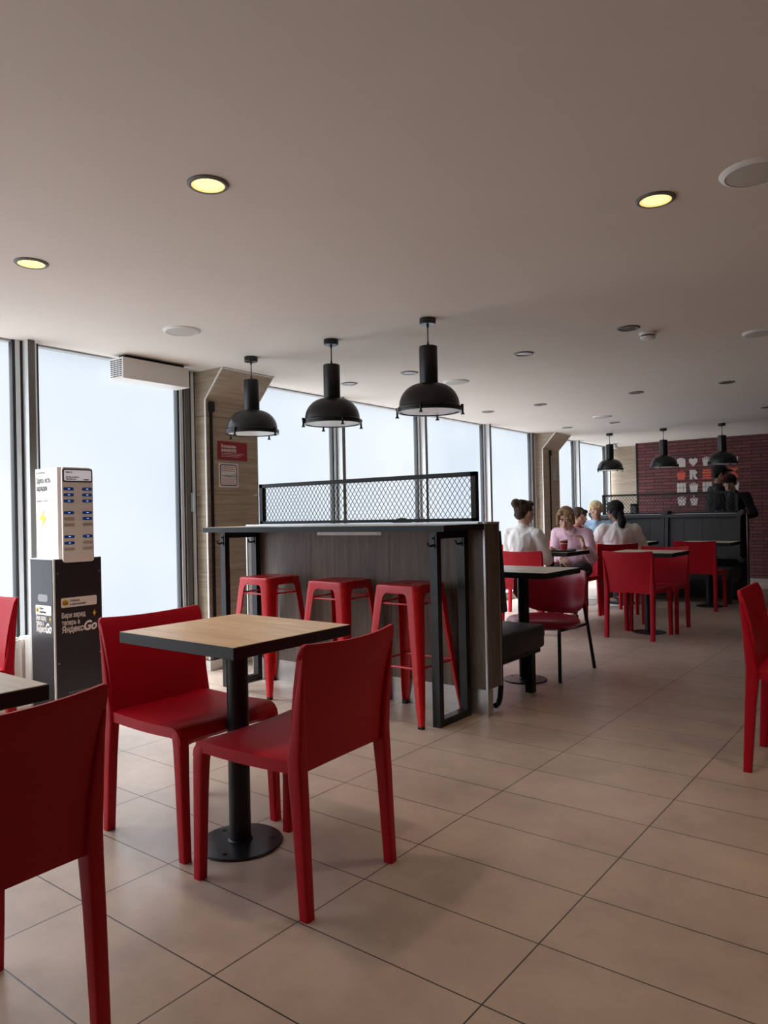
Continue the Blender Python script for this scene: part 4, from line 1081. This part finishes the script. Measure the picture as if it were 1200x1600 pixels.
def person(label, loc, rz, P, skin, cloth, group=None):
    """P: joints in local space, the figure faces +y. cloth: dict of garments"""
    t = thing('person', label, 'person', loc, math.radians(rz), group)
    V = lambda k: Vector(P[k])
    hc = V('head'); hy, hp, hr = [math.radians(a) for a in P.get('head_rot', (0, 0, 0))]
    HM = Matrix.Rotation(hy, 3, 'Z') @ Matrix.Rotation(hp, 3, 'X') @ Matrix.Rotation(hr, 3, 'Y')
    h = lambda x, y, z: hc + HM @ Vector((x, y, z))
    sk = SK[skin]; fem = P.get('fem', 0)
    b = MB()
    # head
    b.ell(h(0, -.012, .030), (.074, .094, .084), HM); b.ell(h(0, .012, -.01), (.068, .078, .080), HM)
    b.ell(h(0, .030, -.052), (.054, .058, .055), HM); b.ell(h(0, .064, -.086), (.024, .020, .020), HM)
    for s in (1, -1):
        b.ell(h(s*.040, .056, -.022), (.024, .024, .024), HM); b.ell(h(s*.046, .018, -.066), (.018, .034, .024), HM)
        b.ell(h(s*.077, -.006, -.008), (.009, .019, .030), HM @ Matrix.Rotation(s*.3, 3, 'Z')); b.ell(h(s*.030, .079, .030), (.024, .010, .009), HM)
    b.cap(h(0, .084, .012), h(0, .106, -.022), .009, .013); b.ell(h(0, .094, -.028), (.018, .014, .010), HM)
    b.ell(h(0, .082, -.055), (.024, .014, .014), HM)
    # neck, torso, limbs under the clothes
    b.cap(V('neck'), h(0, -.018, -.06), .056, .050); b.cap(V('chest'), V('neck'), .085, .058)
    b.ell(lerp(V('chest'), V('pelvis'), .1), (.130, .088, .14)); b.cap(V('chest'), V('pelvis'), .085, .09); b.ell(V('pelvis'), (.135, .10, .10))
    for s in 'LR':
        sg = 1 if s == 'R' else -1
        b.cap(V('sho'+s), lerp(V('chest'), V('neck'), .7), .046, .05)
        b.cap(V('sho'+s), V('elb'+s), .044, .036); b.cap(V('elb'+s), V('wri'+s), .036, .024)
        fd = P.get('hand'+s, None)
        if fd: hand(b, V('wri'+s), fd[0], fd[1], fd[2], fd[3])
        b.cap(V('hip'+s), V('kne'+s), .070, .048); b.cap(V('kne'+s), V('ank'+s), .046, .030); b.cap(V('ank'+s), V('toe'+s), .032, .024)
    me = solidify(b, .0062, 4)
    finish(me, 'body', sk, t)
    # face
    b = MB()
    for s in (1, -1): b.ell(h(s*.031, .0835, .010), (.0115, .0065, .0052), HM, 12, 8)
    eyes = b.build('eyes', M['eyew'], t)
    b = MB()
    for s in (1, -1): b.ell(h(s*.031, .0880, .010), (.0058, .003, .0050), HM, 10, 6)
    b.build('irises', M['iris'], eyes)
    b = MB()
    for s in (1, -1): b.tube([h(s*.013, .0915, .028), h(s*.030, .0915, .034), h(s*.048, .080, .029)], [.0035, .0042, .002], 6)
    b.build('eyebrows', HAIR[P.get('brow', P['hair'][0])], t)
    b = MB(); b.ell(h(0, .0955, -.049), (.021, .006, .0042), HM); b.ell(h(0, .0945, -.057), (.018, .007, .005), HM); b.build('lips', M['lip'], t)
    # hair
    hcol, style = P['hair']
    b = MB(); cut = Vector((0, 0, 0))
    if style == 'bun':
        b.ell(h(0, -.030, .040), (.084, .092, .082), HM); b.ell(h(0, -.062, -.02), (.062, .052, .058), HM); b.ell(h(0, .03, .085), (.062, .055, .032), HM)
        b.ell(h(-.012, -.108, .078), (.050, .044, .046), HM); b.ell(h(.025, -.075, .092), (.038, .036, .028), HM)
        for s in (1, -1): b.ell(h(s*.070, -.010, .035), (.014, .036, .036), HM)
    elif style == 'ponytail':
        b.ell(h(0, -.024, .040), (.085, .096, .084), HM); b.ell(h(0, -.062, -.03), (.068, .054, .070), HM); b.ell(h(0, .045, .078), (.060, .048, .032), HM)
        for s in (1, -1): b.ell(h(s*.070, .0, .02), (.016, .046, .055), HM)
        b.cap(h(0, -.105, -.045), h(.005, -.120, -.13), .032, .046); b.cap(h(.005, -.120, -.13), h(0, -.105, -.215), .046, .024)
    elif style == 'bob':
        b.ell(h(0, -.024, .044), (.082, .092, .080), HM); b.ell(h(0, -.060, -.02), (.068, .052, .076), HM); b.ell(h(-.03, .050, .092), (.040, .036, .022), HM); b.ell(h(.035, .048, .088), (.034, .036, .022), HM)
        for s in (1, -1):
            b.ell(h(s*.076, .016, .005), (.018, .050, .072), HM); b.ell(h(s*.070, .050, .048), (.016, .030, .040), HM); b.ell(h(s*.080, .030, -.025), (.016, .030, .034), HM)
    elif style == 'short':
        b.ell(h(0, -.016, .050), (.086, .098, .082), HM); b.ell(h(0, -.064, -.005), (.066, .046, .062), HM); b.ell(h(.01, .070, .082), (.062, .036, .030), HM); b.ell(h(-.03, .066, .066), (.038, .032, .026), HM)
        for s in (1, -1): b.ell(h(s*.072, .006, .034), (.018, .044, .044), HM)
    elif style == 'crop':
        b.ell(h(0, -.018, .038), (.080, .095, .082), HM); b.ell(h(0, -.060, -.01), (.062, .044, .058), HM)
        for s in (1, -1): b.ell(h(s*.069, .004, .025), (.014, .040, .040), HM)
        if P.get('fringe'): b.ell(h(0, .070, .066), (.060, .028, .028), HM)
    me = solidify(b, .006, 2)
    finish(me, 'hair', HAIR[hcol], t, .0035, 55, (1, 1, .35))
    if 'cap' in cloth:
        b = MB(); b.ell(h(0, -.012, .062), (.088, .102, .070), HM); b.ell(h(0, .108, .052), (.062, .050, .012), HM); b.lathe([(.001, 0), (.001, .001)])
        me = solidify(b, .006, 2); finish(me, 'cap', cloth['cap'], t)
    if 'headset' in cloth:
        b = MB(); b.ell(h(-.083, -.008, -.004), (.014, .022, .022), HM); b.build('headset_earpiece', M['signwhite'], t)
    # trousers
    g = .012
    b = MB(); b.ell(V('pelvis')+Vector((0, 0, .01)), (.158, .125, .11)); b.cap(V('pelvis'), lerp(V('pelvis'), V('chest'), .35), .118, .115)
    for s in 'LR':
        b.cap(V('hip'+s), V('kne'+s), .086, .062); e = cloth.get('leg_end', .92)
        b.cap(V('kne'+s), lerp(V('kne'+s), V('ank'+s), e), .060, .046)
    me = solidify(b, .009, 2); finish(me, 'trousers', cloth['trousers'], t, .004, 10)
    # top
    b = MB(); w = cloth.get('loose', 1.0)
    mid = lerp(V('chest'), V('pelvis'), .5)
    b.ell(V('chest')+Vector((0, 0, .02)), (.165*w, .118*w, .15)); b.cap(V('chest'), V('pelvis')+Vector((0, 0, .03)), .122*w, .128*w); b.ell(mid, (.165*w, .125*w, .16)); b.ell(V('pelvis')+Vector((0, 0, .05)), (.168*w, .130*w, .10))
    b.cap(lerp(V('chest'), V('neck'), .35), lerp(V('chest'), V('neck'), .93), .095, .064)
    for s in 'LR':
        b.cap(V('sho'+s), lerp(V('chest'), V('neck'), .62), .062, .072); b.ell(V('sho'+s), (.066, .066, .064))
        e = cloth.get('sleeve', 1.0)
        if e <= 1: b.cap(V('sho'+s), lerp(V('sho'+s), V('elb'+s), e), .064*w, .056*w)
        else:
            b.cap(V('sho'+s), V('elb'+s), .064*w, .054*w); b.cap(V('elb'+s), lerp(V('elb'+s), V('wri'+s), e-1), .054*w, .043*w)
            if cloth.get('cuffs'): c0 = lerp(V('elb'+s), V('wri'+s), e-1); b.cap(lerp(V('elb'+s), c0, .8), c0, .050*w, .048*w)
    me = solidify(b, .0075, 2); sh = finish(me, cloth.get('top_name', 'shirt'), cloth['top'], t, cloth.get('wr', .005), cloth.get('ws', 11), (1, 1, .6))
    if cloth.get('collar'):
        b = MB(); nk = V('neck')
        for s in (1, -1):
            b.prism([nk+Vector((s*.012, .062, -.058)), nk+Vector((s*.058, .070, -.052)), nk+Vector((s*.070, .020, .004)), nk+Vector((s*.052, .030, .030))], (s*.004, .006, 0))
        b.tube([nk+Vector((.058*math.cos(a), -.004+.056*math.sin(a), .012)) for a in [PI*.06-k*PI*1.12/12 for k in range(13)]], .012, 8)
        b.build('collar', cloth['top'], sh)
    if 'print' in cloth:
        b = MB(); c = V('chest')
        for k, (x, z, wx, wz) in enumerate(((0, -.05, .07, .035), (-.055, -.02, .02, .05), (.055, -.02, .02, .05))):
            b.ell(c+Vector((x, .118, z)), (wx, .014, wz))
        b.build('shirt_print', cloth['print'], sh)
    # shoes
    for s in 'LR':
        a, q = V('ank'+s), V('toe'+s); dr = Vector((q.x-a.x, q.y-a.y, 0)).normalized(); z0 = min(a.z-.085, q.z-.04); z0 = max(z0, 0.0) if P.get('grounded', 1) else z0
        b = MB(); b.ell(Vector((a.x, a.y, z0+.05))-dr*.01, (.042, .050, .050)); b.cap(Vector((a.x, a.y, z0+.040))+dr*.02, Vector((a.x, a.y, z0+.034))+dr*.15, .040, .034)
        me = solidify(b, .008, 2)
        for v in me.vertices: v.co.z = max(v.co.z, z0+.012)
        so = finish(me, 'shoe', cloth['shoes'], t)
        b = MB(); sd = Vector((-dr.y, dr.x, 0)); P2 = []
        for k in range(16):
            an = 2*PI*k/16; P2.append(Vector((a.x, a.y, z0))+dr*(.065+.128*math.cos(an))+sd*.042*math.sin(an))
        b.prism(P2, (0, 0, .022)); b.build('sole', cloth.get('sole', M['signwhite']), so)
    return t
def seated(**k):
    P = dict(pelvis=(0, .02, .545), chest=(0, .0, .845), neck=(0, .02, 1.0), head=(0, .045, 1.135), shoL=(-.175, .0, .955), shoR=(.175, .0, .955),
             elbL=(-.235, .10, .70), elbR=(.235, .10, .70), wriL=(-.17, .32, .78), wriR=(.17, .32, .78),
             hipL=(-.095, .05, .525), hipR=(.095, .05, .525), kneL=(-.12, .44, .515), kneR=(.12, .44, .515), ankL=(-.12, .46, .09), ankR=(.12, .46, .09), toeL=(-.13, .58, .045), toeR=(.13, .58, .045),
             handL=((.3, .9, -.15), (0, 0, 1), -1, .35), handR=((-.3, .9, -.15), (0, 0, 1), 1, .35), hair=('brown', 'crop'))
    P.update(k); return P
C_white = mat('white_cotton', (.76, .74, .72), .85, bump=.1, bscale=500); C_white2 = mat('white_shirting', (.78, .76, .76), .8, bump=.1, bscale=500)
def striped():
    m = bpy.data.materials.new('pink_striped_cotton'); m.use_nodes = True; nt = m.node_tree; b_ = nt.nodes['Principled BSDF']; b_.inputs['Roughness'].default_value = .85
    tc = nt.nodes.new('ShaderNodeTexCoord'); wv = nt.nodes.new('ShaderNodeTexWave'); wv.inputs['Scale'].default_value = 28; wv.inputs['Distortion'].default_value = .6; wv.bands_direction = 'X'
    rp = nt.nodes.new('ShaderNodeValToRGB'); rp.color_ramp.elements[0].color = (.66, .36, .48, 1); rp.color_ramp.elements[0].position = .25; rp.color_ramp.elements[1].color = (.76, .58, .68, 1); rp.color_ramp.elements[1].position = .5
    nt.links.new(tc.outputs['Object'], wv.inputs[0]); nt.links.new(wv.outputs[0], rp.inputs[0]); nt.links.new(rp.outputs[0], b_.inputs['Base Color']); return m
C_pink = striped(); C_blue = mat('pale_blue_cotton', (.30, .44, .58), .85); C_darkt = mat('dark_trousers', (.03, .03, .036), .8); C_jean = mat('grey_denim', (.06, .065, .075), .8, var=.2, vscale=30)
C_black = mat('black_uniform', (.008, .008, .010), .85); C_redtop = mat('red_top', (.42, .01, .02), .8); C_shoe = mat('dark_shoe', (.02, .022, .03), .5); C_navy = mat('navy_shoe', (.012, .025, .06), .5); C_greyp = mat('grey_print', (.06, .08, .10), .8); C_skirt = mat('beige_skirt', (.32, .24, .19), .8)
PEOPLE = True
if PEOPLE:
    # woman in white, back to us, head turned right
    person('person in a loose white T-shirt with a brown bun, back to us', (-3.315, 6.50, 0), -4,
           seated(head=(.0, .035, 1.150), neck=(0, .01, 1.015), head_rot=(-20, -6, 0), hair=('brown', 'bun'), shoL=(-.150, .0, .930), shoR=(.150, .0, .930), elbR=(.215, .07, .69), elbL=(-.215, .07, .69), wriL=(-.13, .30, .785), wriR=(.13, .30, .785)), 'pale',
           dict(top=C_white, top_name='t_shirt', trousers=C_skirt, shoes=C_shoe, sleeve=.98, loose=1.03, wr=.008, ws=8, leg_end=.35))
    # pink shirt, facing us, leaning in, one hand raised
    person('person in pink striped shirt facing us, leaning over the tray', (-3.215, 7.56, 0), 180,
           seated(chest=(0, .10, .820), neck=(0, .20, .955), head=(.0, .285, 1.078), head_rot=(14, -26, 0), hair=('darkblond', 'bob'), brow='brown', shoL=(-.165, .14, .915), shoR=(.165, .14, .915), pelvis=(0, 0, .545),
                  elbR=(.19, .18, .66), wriR=(.03, .36, .655), elbL=(-.275, .27, .665), wriL=(-.235, .40, .790), handL=((.15, .20, .9), (-.55, -.75, .2), -1, .55), handR=((-.75, .35, -.35), (.2, .5, .8), 1, .4),
                  kneL=(-.11, .42, .53), kneR=(.09, .40, .53), ankL=(-.10, .36, .09), ankR=(.10, .34, .09), toeL=(-.11, .48, .045), toeR=(.11, .46, .045)), 'pale',
           dict(top=C_pink, trousers=C_darkt, shoes=C_shoe, sleeve=1.62, collar=True, loose=1.02, wr=.005, ws=9, cuffs=True))
    # dark ponytail, white shirt, back to us
    person('person in white shirt with dark ponytail, back to us', (-2.965, 8.13, 0), 30,
           seated(head=(-.03, .055, 1.145), neck=(0, .035, 1.00), head_rot=(24, -4, 0), hair=('black', 'ponytail'), shoL=(-.170, .02, .935), shoR=(.170, .02, .935), elbL=(-.275, .16, .755), elbR=(.275, .10, .74), wriL=(-.10, .36, .79), wriR=(.12, .34, .785), chest=(0, .02, .84)), 'tan',
           dict(top=C_white2, trousers=C_jean, shoes=C_shoe, sleeve=1.7, loose=1.08, wr=.009, ws=8, sole=M['signwhite']))
    # blond in blue T-shirt
    person('blond person in pale blue T-shirt on the far bench, facing us', (-3.79, 9.64, 0), 190,
           seated(head=(.0, .16, 1.160), neck=(0, .12, 1.015), chest=(0, .08, .85), head_rot=(16, -4, 0), hair=('blond', 'short'), shoL=(-.175, .10, .965), shoR=(.175, .10, .965), elbL=(-.235, .22, .74), elbR=(.235, .22, .74), wriL=(-.12, .46, .79), wriR=(.14, .44, .785)), 'mid',
           dict(top=C_blue, top_name='t_shirt', trousers=C_jean, shoes=C_shoe, sleeve=.95, loose=1.05, wr=.005, print=C_greyp))
    # dark haired person in red behind the pink shirt
    person('dark haired person in red, mostly hidden behind the pink shirt', (-3.76, 8.80, 0), -90,
           seated(head=(.0, .05, 1.085), neck=(0, .02, .945), chest=(0, 0, .80), head_rot=(-10, -8, 0), hair=('brown', 'crop'), fringe=1, shoL=(-.16, 0, .90), shoR=(.16, 0, .90)), 'mid',
           dict(top=C_redtop, trousers=C_jean, shoes=C_shoe, sleeve=1.6, wr=.004))
    # only the crown shows above the divider, through the mesh
    person('person on the near bench, only brown hair showing through the mesh', (-3.06, 4.13, 0), 0,
           seated(head=(.0, .04, 1.005), neck=(0, .0, .875), chest=(0, .02, .77), head_rot=(0, -12, 0), hair=('brown', 'crop'), shoL=(-.16, .0, .86), shoR=(.16, .0, .86), elbL=(-.22, .10, .64), elbR=(.22, .10, .64), wriL=(-.15, .30, .60), wriR=(.15, .30, .60), pelvis=(0, .02, .52)), 'mid',
           dict(top=C_darkt, trousers=C_jean, shoes=C_shoe, sleeve=1.6, wr=.004))
    # two workers
    stand = dict(pelvis=(0, 0, .90), chest=(0, .0, 1.22), neck=(0, .02, 1.40), head=(0, .045, 1.55), shoL=(-.185, 0, 1.355), shoR=(.185, 0, 1.355), elbL=(-.25, -.03, 1.09), elbR=(.25, -.03, 1.09), wriL=(-.18, .20, 1.04), wriR=(.18, .20, 1.04),
                 hipL=(-.095, 0, .86), hipR=(.095, 0, .86), kneL=(-.105, .02, .48), kneR=(.105, .02, .48), ankL=(-.11, -.01, .09), ankR=(.11, -.01, .09), toeL=(-.12, .12, .045), toeR=(.12, .12, .045),
                 handL=((.4, .85, -.1), (0, .1, 1), -1, .4), handR=((-.4, .85, -.1), (0, .1, 1), 1, .4), hair=('black', 'crop'))
    A = dict(stand); A.update(head=(0, .06, 1.628), neck=(0, .03, 1.47), chest=(0, 0, 1.27), shoL=(-.185, 0, 1.405), shoR=(.185, 0, 1.405), pelvis=(0, 0, .93), hipL=(-.095, 0, .89), hipR=(.095, 0, .89), elbR=(.235, -.05, 1.14), wriR=(.16, .12, 1.05), elbL=(-.25, -.03, 1.13), wriL=(-.18, .20, 1.08), head_rot=(0, -3, 0))
    person('worker in black cap and black polo, in profile behind the far mesh', (-2.585, 10.88, 0), -62, A, 'tan',
           dict(top=C_black, top_name='polo_shirt', trousers=C_black, shoes=C_shoe, sleeve=.9, cap=C_black, headset=1, wr=.004))
    B = dict(stand); B.update(head=(0, .10, 1.505), neck=(0, .05, 1.375), chest=(0, .02, 1.185), head_rot=(30, -16, 0), shoL=(-.20, .02, 1.315), shoR=(.20, .02, 1.315), pelvis=(0, -.02, .88), hipL=(-.095, -.02, .84), hipR=(.095, -.02, .84), ankL=(-.14, -.02, .09), toeL=(-.17, .11, .045), fringe=1, elbL=(-.31, .0, 1.06), wriL=(-.24, .22, 1.02))
    person('worker in black with black fringe, face towards us, by the brick wall', (-2.425, 11.30, 0), 148, B, 'pale',
           dict(top=C_black, top_name='polo_shirt', trousers=C_black, shoes=C_navy, sleeve=1.5, wr=.004, cap=C_black))
